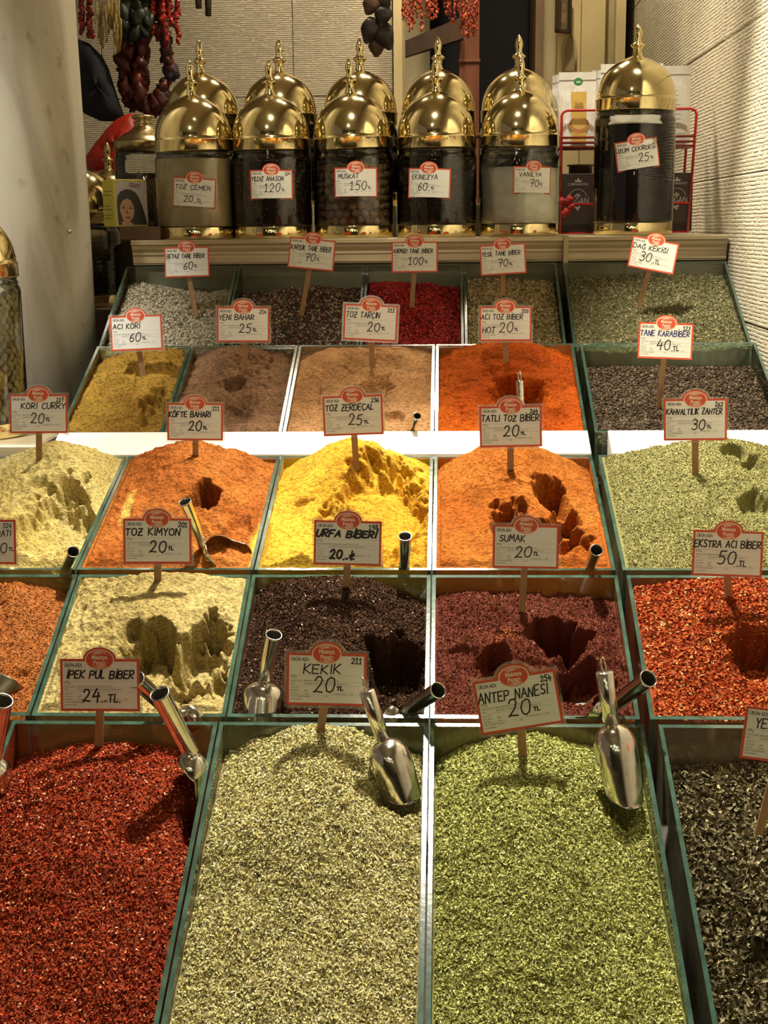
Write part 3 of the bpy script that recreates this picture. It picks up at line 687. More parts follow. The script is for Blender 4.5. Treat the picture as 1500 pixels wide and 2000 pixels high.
# recess behind the opening
YR = 5.30
xa = x1; xbb = P(1052, 60, YR)[0]
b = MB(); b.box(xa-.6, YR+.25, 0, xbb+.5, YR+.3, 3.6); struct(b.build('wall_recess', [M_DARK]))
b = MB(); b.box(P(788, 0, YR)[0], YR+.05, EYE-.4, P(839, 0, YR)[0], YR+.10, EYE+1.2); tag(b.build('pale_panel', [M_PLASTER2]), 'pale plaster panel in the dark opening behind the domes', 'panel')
post = MB(); xq0, xq1 = P(897, 100, 5.0)[0], P(936, 100, 5.0)[0]
post.bevel_box(xq0, 4.98, 0, xq1, 5.05, 3.3, .006)
for z in (EYE+.17*0+.545, EYE+.30): post.bevel_box(xq0-.004, 4.972, z, xq1+.004, 5.055, z+.012, .003)
tag(post.build('wooden_post', [M_REDWOOD]), 'red-brown wooden post in the dark opening under the red strings', 'post')
for nm, (ya, yb2), lab in (('wooden_beam', (84, 44), 'dark slanting wooden beam across the dark opening behind the domes'),):
    p0, p1 = P(780, ya, 4.95), P(905, yb2, 4.90); b = MB()
    b.hexa([(p0[0], 4.95, p0[2]-.05), (p1[0], 4.90, p1[2]-.05), (p1[0], 4.96, p1[2]-.05), (p0[0], 5.0, p0[2]-.05), (p0[0], 4.95, p0[2]+.0), (p1[0], 4.90, p1[2]+.02), (p1[0], 4.96, p1[2]+.02), (p0[0], 5.0, p0[2]+.0)])
    tag(b.build(nm, [M_DARKWOOD]), lab, 'beam')
# jambs on the right of the opening, stepping towards the right wall
YJ = 4.95
def jamb(px0, px1, Ya, Yb_, mat, nm):
    b = MB(); b.bevel_box(P(px0, 60, Ya)[0], Ya, 0, P(px1, 60, Ya)[0], Yb_, 3.6, .005); return struct(b.build(nm, [mat]))
jamb(1046, 1064, YJ+.05, YJ+.4, simple('brown_jamb', (.20, .13, .07), .7, 0, .2, 8), 'trim_2')
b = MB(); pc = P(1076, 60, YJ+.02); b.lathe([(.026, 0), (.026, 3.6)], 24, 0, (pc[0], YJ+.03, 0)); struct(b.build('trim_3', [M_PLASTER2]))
jamb(1089, 1134, YJ, YJ+.4, M_PLASTER, 'trim_4'); jamb(1134, 1182, YJ+.015, YJ+.4, M_PLASTER, 'trim_5')
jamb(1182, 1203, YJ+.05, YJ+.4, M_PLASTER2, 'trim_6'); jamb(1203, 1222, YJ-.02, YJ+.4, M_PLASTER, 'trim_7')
# pointed arch trim on the cream jamb; a flat dark sheet paints the niche's shade
p = P(1112, 100, YJ); s = YJ/FPX
b = MB(); arch = [(-11, -35), (-11, 0), (-9, 16), (-4, 28), (2, 36), (7, 26), (10, 12), (12, -10), (12, -35)]
b.tube([(p[0]+x*s, YJ-.004, p[2]+y*s) for x, y in arch], .0045, 6); struct(b.build('trim_8', [M_PLASTER2]))
b = MB(); n = len(arch); V = [(p[0]+x*s, YJ-.003, p[2]+y*s) for x, y in arch]; b.add(V, [tuple(range(n-1, -1, -1))]); struct(b.build('niche_shade_sheet', [simple('niche_shade', (.30, .23, .12), .9)]))
pf = P(1104, 18, YJ-.06); fr = empty('picture_frame', pf, (0, 0, radians(38))); tag(fr, 'small dark picture frame high on the cream jamb', 'picture frame')
b = MB(); w_, h_ = .030, .075
for (xa_, za, xb_, zb_) in ((-w_, -h_, w_, -h_+.012), (-w_, h_-.012, w_, h_), (-w_, -h_, -w_+.012, h_), (w_-.012, -h_, w_, h_)): b.bevel_box(xa_, 0, za, xb_, .018, zb_, .002)
b.build('frame', [M_DARKWOOD], fr); b = MB(); b.box(-w_+.01, .008, -h_+.01, w_-.01, .014, h_-.01); b.build('picture', [simple('old_print', (.22, .16, .09), .5, 0, .5, 60)], fr)

# marble column
cx, cy_, cr_ = -1.123, 3.05, .36
b = MB(); b.lathe([(cr_+.006, 0), (cr_+.004, .6), (cr_, 1.1), (cr_-.003, 1.6), (cr_-.014, 2.3), (cr_-.02, 3.6)], 96, 0, (cx, cy_, 0)); col = b.build('marble_column', [M_MARBLE]); struct(col, 'grey marble column at the left')
b = MB(); _q = P(96, 453, 2.8); q = (_q[0], cy_-sqrt(max(0, (cr_+.001)**2-(_q[0]-cx)**2))-.0005, _q[2]); b.ball(q, .0042, 10, 6); tag(b.build('screw_plug', [simple('plug_grey', (.25, .22, .17), .4, .5)]), 'small round metal plug set in the marble column', 'plug')

# ================================================================== STAND, SHELF
st = empty('display_stand', (0, 0, 0)); tag(st, 'dark wooden stepped stand that carries the glass spice bins', 'display stand')
XL, XR = -.72, .652
for k, (a, xl_, xr_) in {1: (ROWS[1], -.86, XR), 2: (ROWS[2], -.86, XR), 3: (ROWS[3], -.86, XR), 4: (ROWS[4], -.705, XR), 5: (ROWS[5], -.705, XR)}.items():
    Ya, Za, Yb_, Zb_ = a[0]-.012, EYE+a[1]-.132-.012*(a[3]-a[1])/(a[2]-a[0]), a[2], EYE+a[3]-.132
    b = MB(); b.hexa([(xl_, Ya, 0), (xr_, Ya, 0), (xr_, Yb_, 0), (xl_, Yb_, 0), (xl_, Ya, Za), (xr_, Ya, Za), (xr_, Yb_, Zb_), (xl_, Yb_, Zb_)]); b.build('step', [M_STAND], st)

ZS = EYE-.027
def moulding(X0, X1, name, label, Yf=3.2, lit=0):
    """travertine shelf with a moulded nosing"""
    r = empty(name, (X0, Yf, ZS-.3)); tag(r, label, 'shelf'); o = (X0, Yf, ZS-.3)
    prof = [(.0, 0), (-.004, -.003), (-.004, -.010), (.002, -.013), (.004, -.020), (.010, -.028), (.010, -.034), (.013, -.036), (.013, -.052), (.016, -.053), (.016, -.056), (.024, -.058), (.40, -.058), (.40, 0)]
    V = [(x, y, .3+z) for x in (0, X1-X0) for y, z in prof]; n = len(prof)
    b = MB(); b.add(V, [(i, n+i, n+(i+1) % n, (i+1) % n) for i in range(n)]+[tuple(range(n-1, -1, -1)), tuple(range(n, 2*n))][:0])
    for k in (0, n):
        c = [(V[k+i]) for i in range(n)]; b.add(c+[(c[0][0], .2, .28)], [(i, (i+1) % n, n) if k == 0 else ((i+1) % n, i, n) for i in range(n)])
    b.build('shelf_top', [M_TRAV], r)
    b = MB(); b.bevel_box(0, .030, -.30, X1-X0, .36, .3-.0585, .002); b.build('face_panel', [simple('shadowed_shelf_stone', (.20, .165, .105), .7, 0, .2, 12)], r)  # same stone as the shelf; the nosing's shadow is put into this darker colour
    return r
xs_ = P(1105, 480, 3.2)[0]
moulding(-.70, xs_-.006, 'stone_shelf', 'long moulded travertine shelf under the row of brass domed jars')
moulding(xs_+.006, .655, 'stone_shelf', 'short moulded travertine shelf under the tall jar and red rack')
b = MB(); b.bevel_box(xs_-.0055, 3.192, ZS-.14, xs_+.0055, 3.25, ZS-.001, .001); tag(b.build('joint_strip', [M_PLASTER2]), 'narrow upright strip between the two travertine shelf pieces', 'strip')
# raised back step for the rear jars
b = MB(); b.bevel_box(-.60, 3.425, ZS+.0005, xs_-.01, 3.66, ZS+.077, .003); tag(b.build('riser_step', [M_TRAV]), 'raised travertine step under the rear row of domed jars', 'riser')

# white boards between rows 3 and 4
def board(X0, X1, label, px_end=0):
    Ya, Yb_ = 2.452, 2.528; za, zb_ = EYE-.404+.002, EYE-.376+.004
    b = MB(); b.hexa([(X0, Ya, za-.05), (X1, Ya, za-.05), (X1, Yb_, za-.05), (X0, Yb_, za-.05), (X0, Ya, za), (X1, Ya, za), (X1, Yb_, zb_), (X0, Yb_, zb_)])
    b.add([(X0, Ya-.004, za-.013), (X1, Ya-.004, za-.013), (X1, Ya-.004, za-.008), (X0, Ya-.004, za-.008), (X0, Ya, za-.008), (X1, Ya, za-.008), (X1, Ya, za-.013), (X0, Ya, za-.013)], [(0,1,2,3), (3,2,5,4), (1,0,7,6)])
    tag(b.build('white_board', [M_WHITE]), label, 'board')
board(-.70, .281, 'long white lacquered board between the orange piles, left of the gap')
board(.318, .652, 'white lacquered board behind the green herb heap at the right wall')
# support of boards so that they rest on the stand
b = MB(); b.box(-.70, 2.453, 0, .652, 2.515, EYE-.457); b.build('step', [M_STAND], st)

# ledge for the big jar at the left
pj = P(-34, 846, 2.60)
b = MB(); b.bevel_box(-1.12, 2.456, 0, -.722, 2.70, pj[2]-.001, .004); tag(b.build('side_ledge', [M_TRAV]), 'pale stone ledge under the big jar of green seeds at left', 'ledge')

# ================================================================== GLASS BINS AND SPICES
x375, xd = -.505, -.70
BX = dict(r5=[-.705, -.452, -.160, .060, .262], r5r=(.282, .650), r4=[-.705, -.505, -.281, 0, .283], r4r=(.294, .650))
def C(*a): return a
SP = []
def B(row, X0, X1, glabel, dust, amount=.12): glass_bin(row, X0, X1, glabel, dust, amount)
red = [(.34,.040,.012,5), (.23,.024,.008,4), (.46,.100,.035,2.4), (.70,.36,.22,.8), (.10,.010,.006,2)]
# row 1, nearest
B(1, -2.95*W, -2*W-.002, 'glass bin cut by the left edge of the frame, lowest row', (.45,.08,.03))
heap(1, -2.95*W, -2*W-.002, 'heap of dark crimson flakes cut by the left edge, lowest row', [(.26,.012,.016,5), (.16,.01,.012,4), (.36,.04,.03,1)], ef=-.004, eb=-.06, es=-.01, cu=.5, cv=.7, pk=.0, wu=.55, wv=.42, mode='flake', seed=9,
     nx=60, ny=110, flake=dict(kind='leaf', n=42000, len=.0038, wid=.0025, tilt=.65, lift=.0024), base_dark=.6)
B(1, -2*W, -W, 'glass bin in the lower left corner holding red pepper, cut by the frame', (.45,.08,.03))
B(1, -W, 0, 'glass bin of pale green dried thyme in the front row', (.45,.42,.22))
B(1, 0, W*1.01, 'glass bin of bright green dried mint in the front row', (.35,.38,.14))
B(1, W*1.07, .652, 'glass bin of dark green tea leaves in the lower right corner', (.32,.30,.20))
heap(1, -2*W, -W, 'heap of coarse dark red pepper flakes, front row at the left', red, ef=-.004, eb=-.065, es=-.012, cu=.52, cv=.70, pk=.012, wu=.55, wv=.42, mode='flake', seed=1,
     nx=110, ny=200, flake=dict(kind='leaf', n=46000, len=.0040, wid=.0026, tilt=.65, lift=.0026), base_dark=.5,
     feats=[('pit', 95, 1500, 22, 12, .012), ('pit', 60, 1530, 22, 10, .010), ('dig', 372, 1545, 32, 60, .035)])
heap(1, -W, 0, 'heap of pale green dried thyme leaves, front row under the KEKİK card',
     [(.58,.52,.25,6), (.42,.375,.16,4), (.78,.72,.46,3.2), (.20,.17,.08,2), (.64,.57,.22,3)], ef=-.004, eb=-.050, es=-.016, cu=.50, cv=.80, pk=.022, wu=.46, wv=.42,
     mode='flake', seed=2, nx=110, ny=200, flake=dict(kind='leaf', n=56000, len=.0048, wid=.0021, tilt=.7, lift=.0030), base_dark=.4, feats=[('dig', 770, 1500, 55, 40, .03)])
heap(1, 0, W*1.01, 'heap of bright green dried mint leaves, front row right of the thyme',
     [(.43,.44,.14,6), (.28,.29,.075,4.5), (.66,.66,.30,2.8), (.11,.12,.03,2), (.52,.52,.18,3)], ef=-.004, eb=-.060, es=-.016, cu=.44, cv=.76, pk=.016, wu=.48, wv=.42,
     mode='flake', seed=3, nx=110, ny=200, flake=dict(kind='leaf', n=56000, len=.0048, wid=.0020, tilt=.75, lift=.0030), base_dark=.4, feats=[('dig', 1210, 1520, 50, 45, .03)])
heap(1, W*1.07, .652, 'loose curled dark grey-green tea leaves in the lower right bin',
     [(.20,.175,.10,6), (.13,.11,.06,5), (.33,.29,.18,2.8), (.06,.05,.03,3), (.46,.40,.22,.8)], ef=-.014, eb=-.078, es=0, cu=.5, cv=.45, pk=-.018, wu=.8, wv=.6,
     mode='flake', seed=4, nx=90, ny=150, flake=dict(kind='curl', n=17000, len=.0105, wid=.0052, tilt=.75, lift=.004), base_dark=.35, feats=[('pit', 1490, 1800, 45, 30, .02)])
# row 2
D2 = -1.945*W
B(2, -2.9*W, D2, 'glass bin of orange-brown shredded spice at the left edge', (.45,.18,.05))
B(2, D2, -.985*W, 'glass bin of beige cumin powder in the second row', (.45,.36,.14), .3)
B(2, -.985*W, 0, 'glass bin of black pepper flakes in the second row', (.30,.22,.10))
heap(2, -.985*W, 0, 'heap of oily black-brown pepper flakes, second row centre',
     [(.060,.028,.016,8), (.085,.040,.022,4), (.14,.065,.035,1.4), (.55,.42,.32,.30), (.020,.011,.009,4)], ef=-.006, eb=-.045, es=-.02, cu=.42, cv=.84, pk=.012, wu=.55, wv=.5, crumb=1.3,
     mode='flake', seed=5, nx=110, ny=130, flake=dict(kind='leaf', n=30000, len=.0036, wid=.0024, tilt=.6, lift=.002), base_dark=.6, feats=[('dig', 770, 1270, 85, 75, .055), ('bump', 765, 1345, 50, 22, .010), ('pit', 515, 1362, 48, 30, .022), ('pit', 660, 1180, 30, 10, .008)])
heap(2, -2.9*W, D2, 'heap of orange-brown shredded spice at the left edge, second row',
     [(.40,.13,.030,5), (.30,.085,.02,4), (.50,.22,.07,2), (.17,.05,.015,2)], ef=-.008, eb=-.035, es=-.01, cu=.6, cv=.8, pk=.0, wu=.6, wv=.5, mode='flake', seed=6, nx=90, ny=110,
     flake=dict(kind='leaf', n=15000, len=.0055, wid=.0014, tilt=.45, lift=.0014), base_dark=.75, feats=[('pit', 40, 1285, 20, 10, .01)])
heap(2, D2, -.985*W, 'heap of beige cumin powder with a large scooped-out hollow, second row', [(.385,.305,.128,1), (.32,.245,.092,1)], ef=-.006, eb=-.036, es=-.014, cu=.50, cv=.84, pk=.026, wu=.62, wv=.60, crumb=1.5, seed=10,
     feats=[('dig', 300, 1262, 72, 58, .045), ('dig', 385, 1255, 62, 75, .055), ('dig', 262, 1228, 30, 24, .022), ('bump', 345, 1265, 14, 40, .020), ('bump', 395, 1325, 34, 22, .022), ('dig', 355, 1338, 50, 20, .016), ('bump', 372, 1372, 44, 14, .010), ('dig', 428, 1310, 16, 40, .03)], sharp=.7)
B(2, 0, W*1.01, 'glass bin of dark red sumac in the second row', (.50,.20,.05), .2)
heap(2, 0, W*1.01, 'dug-over heap of dark red-brown sumac under the orange pile',
     [(.150,.036,.020,6), (.100,.020,.012,5), (.21,.065,.04,2), (.045,.008,.006,2), (.6,.4,.3,.12)], ef=-.008, eb=-.060, es=0, cu=.30, cv=.75, pk=-.012, wu=.7, wv=.6, crumb=1.8,
     mode='flake', seed=7, nx=190, ny=190, flake=dict(kind='leaf', n=24000, len=.0028, wid=.0020, tilt=.6, lift=.0014), base_dark=.8, sharp=.6,
     feats=[('dig', 1095, 1200, 75, 48, .060), ('dig', 965, 1262, 34, 44, .030), ('dig', 1130, 1300, 80, 45, .035), ('bump', 1165, 1220, 40, 40, .02), ('pit', 1060, 1250, 60, 14, .012), ('bump', 1000, 1300, 70, 20, .014),
            ('bump', 990, 1225, 22, 22, .014), ('pit', 900, 1228, 40, 9, .012)], tint=[(985, 1200, 26, 30, (.36,.10,.02), .7), (950, 1265, 26, 22, (.36,.11,.02), .7)])
B(2, W*1.05, .652, 'glass bin of bright red hot pepper flakes at the right', (.40,.12,.06), .16)
heap(2, W*1.05, .652, 'heap of coarse bright red-orange hot pepper flakes at the right',
     [(.40,.070,.018,6), (.26,.032,.010,4), (.55,.16,.045,3), (.68,.42,.20,.9), (.14,.016,.008,2)], ef=-.008, eb=-.040, es=-.012, cu=.42, cv=.85, pk=.005, wu=.6, wv=.55,
     mode='flake', seed=8, nx=110, ny=110, flake=dict(kind='leaf', n=24000, len=.0050, wid=.0038, tilt=.5, lift=.0022), base_dark=.55, feats=[('dig', 1480, 1240, 75, 60, .05)])
# row 3
D3a, D3b = -1.98*W, -.985*W
B(3, -2.95*W, D3a, 'glass bin of pale yellow powder in the third row', (.60,.50,.16), .3)
B(3, D3a, D3b, 'glass bin of orange-brown powder left of the turmeric', (.50,.22,.06), .35)
B(3, D3b, 0, 'glass bin of deep yellow turmeric in the third row', (.62,.42,.05), .35)
heap(3, -2.95*W, D3a, 'heap of pale yellow powder at the left edge, third row', [(.52,.42,.165,1), (.44,.335,.105,1)], ef=-.004, eb=-.038, es=-.018, cu=.62, cv=.80, pk=.052, wu=.50, wv=.50, crumb=1.5, seed=11,
     feats=[('dig', 105, 1015, 90, 75, .036), ('pit', 72, 958, 32, 9, .020), ('pit', 130, 955, 22, 10, .014), ('bump', 95, 1000, 35, 20, .012), ('pit', 100, 1090, 34, 8, .016), ('bump', 150, 1040, 25, 20, .008)], sharp=.9)
heap(3, D3a, D3b, 'heap of orange-brown powder with one deep dark hollow, third row', [(.36,.120,.026,1), (.27,.076,.015,1)], ef=-.004, eb=-.034, es=-.012, cu=.47, cv=.82, pk=.054, wu=.50, wv=.50, crumb=1.3, seed=15,
     feats=[('dig', 402, 978, 36, 28, .055), ('pit', 415, 1040, 55, 14, .012), ('pit', 470, 1020, 26, 22, .014), ('bump', 430, 1015, 30, 14, .008)], sharp=.9,
     tint=[(505, 1040, 16, 50, (.70,.48,.06), .9), (250, 985, 12, 30, (.62,.42,.10), .7)])
heap(3, D3b, 0, 'heap of deep yellow turmeric powder, tallest in the middle of the third row', [(.54,.325,.036,1), (.45,.23,.022,1)], ef=-.003, eb=-.040, es=-.012, cu=.50, cv=.80, pk=.062, wu=.44, wv=.50, crumb=.9, seed=12,
     feats=[('dig', 762, 985, 98, 98, .030), ('pit', 592, 972, 30, 6, .014), ('dig', 650, 1015, 50, 30, .014), ('bump', 780, 1010, 30, 22, .01), ('bump', 590, 1070, 26, 18, .010), ('pit', 765, 1062, 26, 20, .014), ('pit', 715, 890, 20, 8, .008)], sharp=1.1)
B(3, 0, W*1.01, 'glass bin of orange sweet pepper powder in the third row, right', (.55,.20,.04), .35)
heap(3, -W+.004, 0, 'heap of deep yellow turmeric powder, tallest in the middle of the third row', [(.54,.325,.036,1), (.45,.23,.022,1)], ef=-.003, eb=-.040, es=-.012, cu=.50, cv=.80, pk=.062, wu=.44, wv=.50, crumb=.9, seed=12,
     feats=[('dig', 762, 985, 98, 98, .030), ('pit', 592, 972, 30, 6, .014), ('dig', 650, 1015, 50, 30, .014), ('bump', 780, 1010, 30, 22, .01), ('bump', 590, 1070, 26, 18, .010), ('pit', 765, 1062, 26, 20, .014), ('pit', 715, 890, 20, 8, .008)], sharp=1.1)
heap(3, 0, W*1.01, 'heap of orange sweet pepper powder with deep scooped hollows, third row', [(.35,.115,.020,1), (.27,.072,.011,1)], ef=-.004, eb=-.050, es=-.012, cu=.47, cv=.78, pk=.062, wu=.45, wv=.50, crumb=1.0, seed=13,
     feats=[('dig', 1072, 965, 42, 26, .045), ('dig', 1105, 1000, 35, 22, .04), ('dig', 1000, 1020, 45, 36, .045), ('dig', 1095, 1040, 60, 36, .045), ('bump', 1020, 990, 18, 16, .012), ('pit', 884, 1103, 8, 5, .006), ('bump', 1130, 1065, 16, 10, .01)])
B(3, W*1.04, .652, 'glass bin of grey-green herb mix against the right wall', (.45,.42,.22), .15)
heap(3, W*1.04, .652, 'broad heap of grey-green zahter herb mix with sesame at the right',
     [(.24,.225,.082,6), (.17,.165,.058,5), (.33,.31,.135,3), (.62,.55,.24,1.2), (.09,.085,.032,2.4)], ef=-.004, eb=-.025, es=-.010, cu=.55, cv=.80, pk=.050, wu=.60, wv=.52,
     mode='flake', seed=14, nx=150, ny=150, crumb=1.0, flake=dict(kind='leaf', n=36000, len=.0030, wid=.0022, tilt=.5, lift=.0014), base_dark=.75,
     feats=[('dig', 1435, 912, 34, 14, .022), ('dig', 1468, 930, 28, 22, .022), ('dig', 1475, 988, 36, 22, .024), ('pit', 1395, 985, 10, 26, .010)])

# row 4
B(4, -.705, -.506, 'glass bin of mustard-brown hot curry powder by the marble column', (.40,.28,.08), .2)
B(4, -.506, -.283, 'glass bin of brown allspice powder in the fourth row', (.35,.22,.12), .22)
B(4, -.283, 0, 'glass bin of tan cinnamon powder in the fourth row', (.52,.32,.16), .25)
B(4, 0, .283, 'glass bin of bright orange hot pepper powder in the fourth row', (.60,.18,.04), .3)
B(4, .294, .652, 'glass bin of black peppercorns against the right wall', (.30,.32,.18), .05)
heap(4, -.705, -.506, 'heap of mustard-brown hot curry powder beside the marble column', [(.30,.175,.030,1), (.22,.115,.020,1)], ef=-.012, eb=-.030, es=-.012, cu=.55, cv=.85, pk=.004, wu=.6, wv=.6, crumb=1.7, seed=21, nx=150, ny=180,
     feats=[('dig', 300, 780, 40, 55, .025), ('pit', 200, 745, 30, 10, .006), ('bump', 225, 815, 45, 20, .008), ('pit', 275, 700, 8, 40, .008)])
heap(4, -.506, -.283, 'heap of greyish brown allspice powder in the fourth row', [(.265,.150,.085,1), (.205,.110,.060,1)], ef=-.012, eb=-.028, es=-.014, cu=.5, cv=.85, pk=.006, wu=.5, wv=.6, crumb=1.3, seed=22, nx=150, ny=180,
     feats=[('dig', 455, 728, 22, 14, .02), ('dig', 450, 790, 55, 26, .012), ('bump', 420, 800, 40, 25, .008), ('slab', 490, 693, 30, 12, .004)])
heap(4, -.283, 0, 'heap of tan cinnamon powder with smooth pressed slabs, fourth row', [(.50,.275,.125,1), (.42,.215,.090,1)], ef=-.012, eb=-.024, es=-.010, cu=.5, cv=.85, pk=.004, wu=.65, wv=.65, crumb=.8, seed=23, nx=190, ny=190,
     feats=[('slab', 655, 735, 28, 30, .005), ('slab', 745, 706, 24, 13, .006), ('slab', 690, 700, 16, 9, .004), ('dig', 735, 740, 40, 24, .014), ('dig', 770, 790, 22, 10, .012)])
heap(4, 0, .283, 'heap of bright orange hot pepper powder with one dark hollow, fourth row', [(.50,.105,.010,1), (.38,.065,.007,1)], ef=-.010, eb=-.034, es=-.012, cu=.50, cv=.84, pk=.024, wu=.48, wv=.55, crumb=1.0, seed=24, nx=190, ny=190,
     feats=[('dig', 1010, 752, 62, 36, .045), ('pit', 1090, 790, 22, 12, .008), ('pit', 985, 715, 50, 7, .006), ('pit', 915, 728, 20, 5, .004)])
heap(4, .294, .652, 'bed of black peppercorns in the right bin behind the white board', [(.060,.040,.024,6), (.100,.070,.044,3.4), (.19,.145,.095,.9), (.026,.017,.011,4)], ef=-.03, eb=-.060, es=0, cu=.5, cv=.6, pk=-.036, wu=.9, wv=.7, crumb=.5,
     mode='flake', seed=25, nx=70, ny=60, flake=dict(kind='seed', n=9000, len=.0052, wid=.005, lift=.0016), base_dark=.5)
# row 5
R5 = [-.712, -.452, -.160, .060, .272]
B(5, R5[0], R5[1], 'glass bin of white peppercorns by the marble column', (.30,.30,.2), .03)
B(5, R5[1], R5[2], 'glass bin of mixed coloured peppercorns in the top row', (.30,.30,.2), .03)
B(5, R5[2], R5[3], 'glass bin of pink peppercorns in the top row', (.30,.20,.15), .03)
B(5, R5[3], R5[4], 'glass bin of green peppercorns in the top row', (.30,.30,.2), .03)
B(5, .284, .652, 'glass bin of dried mountain thyme sprigs against the right wall', (.30,.32,.18), .05)
K = dict(mode='flake', nx=60, ny=60, ef=-.022, crumb=.5)
heap(5, R5[0], R5[1], 'bed of pale white peppercorns in the top row by the column', [(.34,.295,.20,6), (.25,.205,.13,3), (.46,.41,.30,2), (.16,.125,.08,2)], eb=-.060, es=.012, cu=.1, cv=.85, pk=-.030, wu=.35, wv=.5, seed=31,
     flake=dict(kind='seed', n=7500, len=.0050, wid=.005, lift=.0016), base_dark=.4, **K)
heap(5, R5[1], R5[2], 'bed of mixed black, white and pink peppercorns in the top row', [(.06,.045,.035,6), (.42,.36,.26,2.2), (.16,.035,.03,2), (.20,.15,.10,2)], eb=-.065, es=0, cu=.62, cv=.72, pk=-.026, wu=.35, wv=.4, seed=32,
     flake=dict(kind='seed', n=8500, len=.0048, wid=.005, lift=.0016), base_dark=.4, **K)
heap(5, R5[2], R5[3], 'bed of glossy pink-red peppercorns in the top row', [(.36,.022,.020,6), (.22,.014,.014,4), (.52,.08,.06,1.5), (.12,.01,.012,2)], eb=-.050, es=0, cu=.2, cv=.72, pk=-.018, wu=.35, wv=.35, seed=33,
     flake=dict(kind='seed', n=7000, len=.0048, wid=.005, lift=.0016), base_dark=.4, **K)
heap(5, R5[3], R5[4], 'bed of olive green peppercorns in the top row', [(.30,.235,.115,6), (.22,.17,.075,4), (.42,.34,.19,2), (.13,.10,.05,2)], eb=-.045, es=0, cu=.35, cv=.85, pk=-.024, wu=.5, wv=.5, seed=34,
     flake=dict(kind='seed', n=6500, len=.0052, wid=.005, lift=.0016), base_dark=.4, **K)
heap(5, .284, .652, 'tangle of dry grey-green mountain thyme sprigs against the wall', [(.24,.225,.115,6), (.17,.165,.075,4), (.40,.37,.22,2.5), (.08,.075,.035,3)], eb=-.038, es=0, cu=.5, cv=.55, pk=-.014, wu=.7, wv=.5, seed=35,
     mode='flake', nx=80, ny=70, ef=-.014, crumb=1.5, flake=dict(kind='leaf', n=17000, len=.0085, wid=.0017, tilt=.8, lift=.006), base_dark=.5)

# ================================================================== BRASS DOMED JARS
def glass_jar_mat(): 
    return glass_mat('jar_glass', (.93, .95, .92), None, .0, .02, 12, 1.7)
M_JARGLASS = glass_jar_mat()
def dome_profile(R, hb, hd):
    """band then dome, closed under the finial"""
    pr = [(R*.93, 0), (R*.995, 0), (R, .0015), (R, hb-.004), (R+.0012, hb-.0025), (R+.0012, hb-.0005), (R*.985, hb+.001)]
    for i in range(1, 19):
        t = i/18; z = hb+.001+hd*t; r = R*.985*sqrt(max(0, 1-t*t))*(1-.28*t**8)
        pr.append((max(r, .010), z))
    return pr
def finial_profile(z, h, s=1.0):
    k = h; return [(x*s, z+y*k) for x, y in [(.0135, -.02), (.0135, .02), (.0105, .05), (.0115, .09), (.0095, .12), (.0085, .17), (.0110, .20), (.0090, .24), (.0120, .29), (.0165, .34),
            (.0165, .37), (.0110, .43), (.0070, .47), (.0085, .50), (.0070, .53), (.0075, .58), (.0095, .66), (.0095, .74), (.0078, .84), (.0045, .94), (.0012, .995), (.0003, 1.0)]]
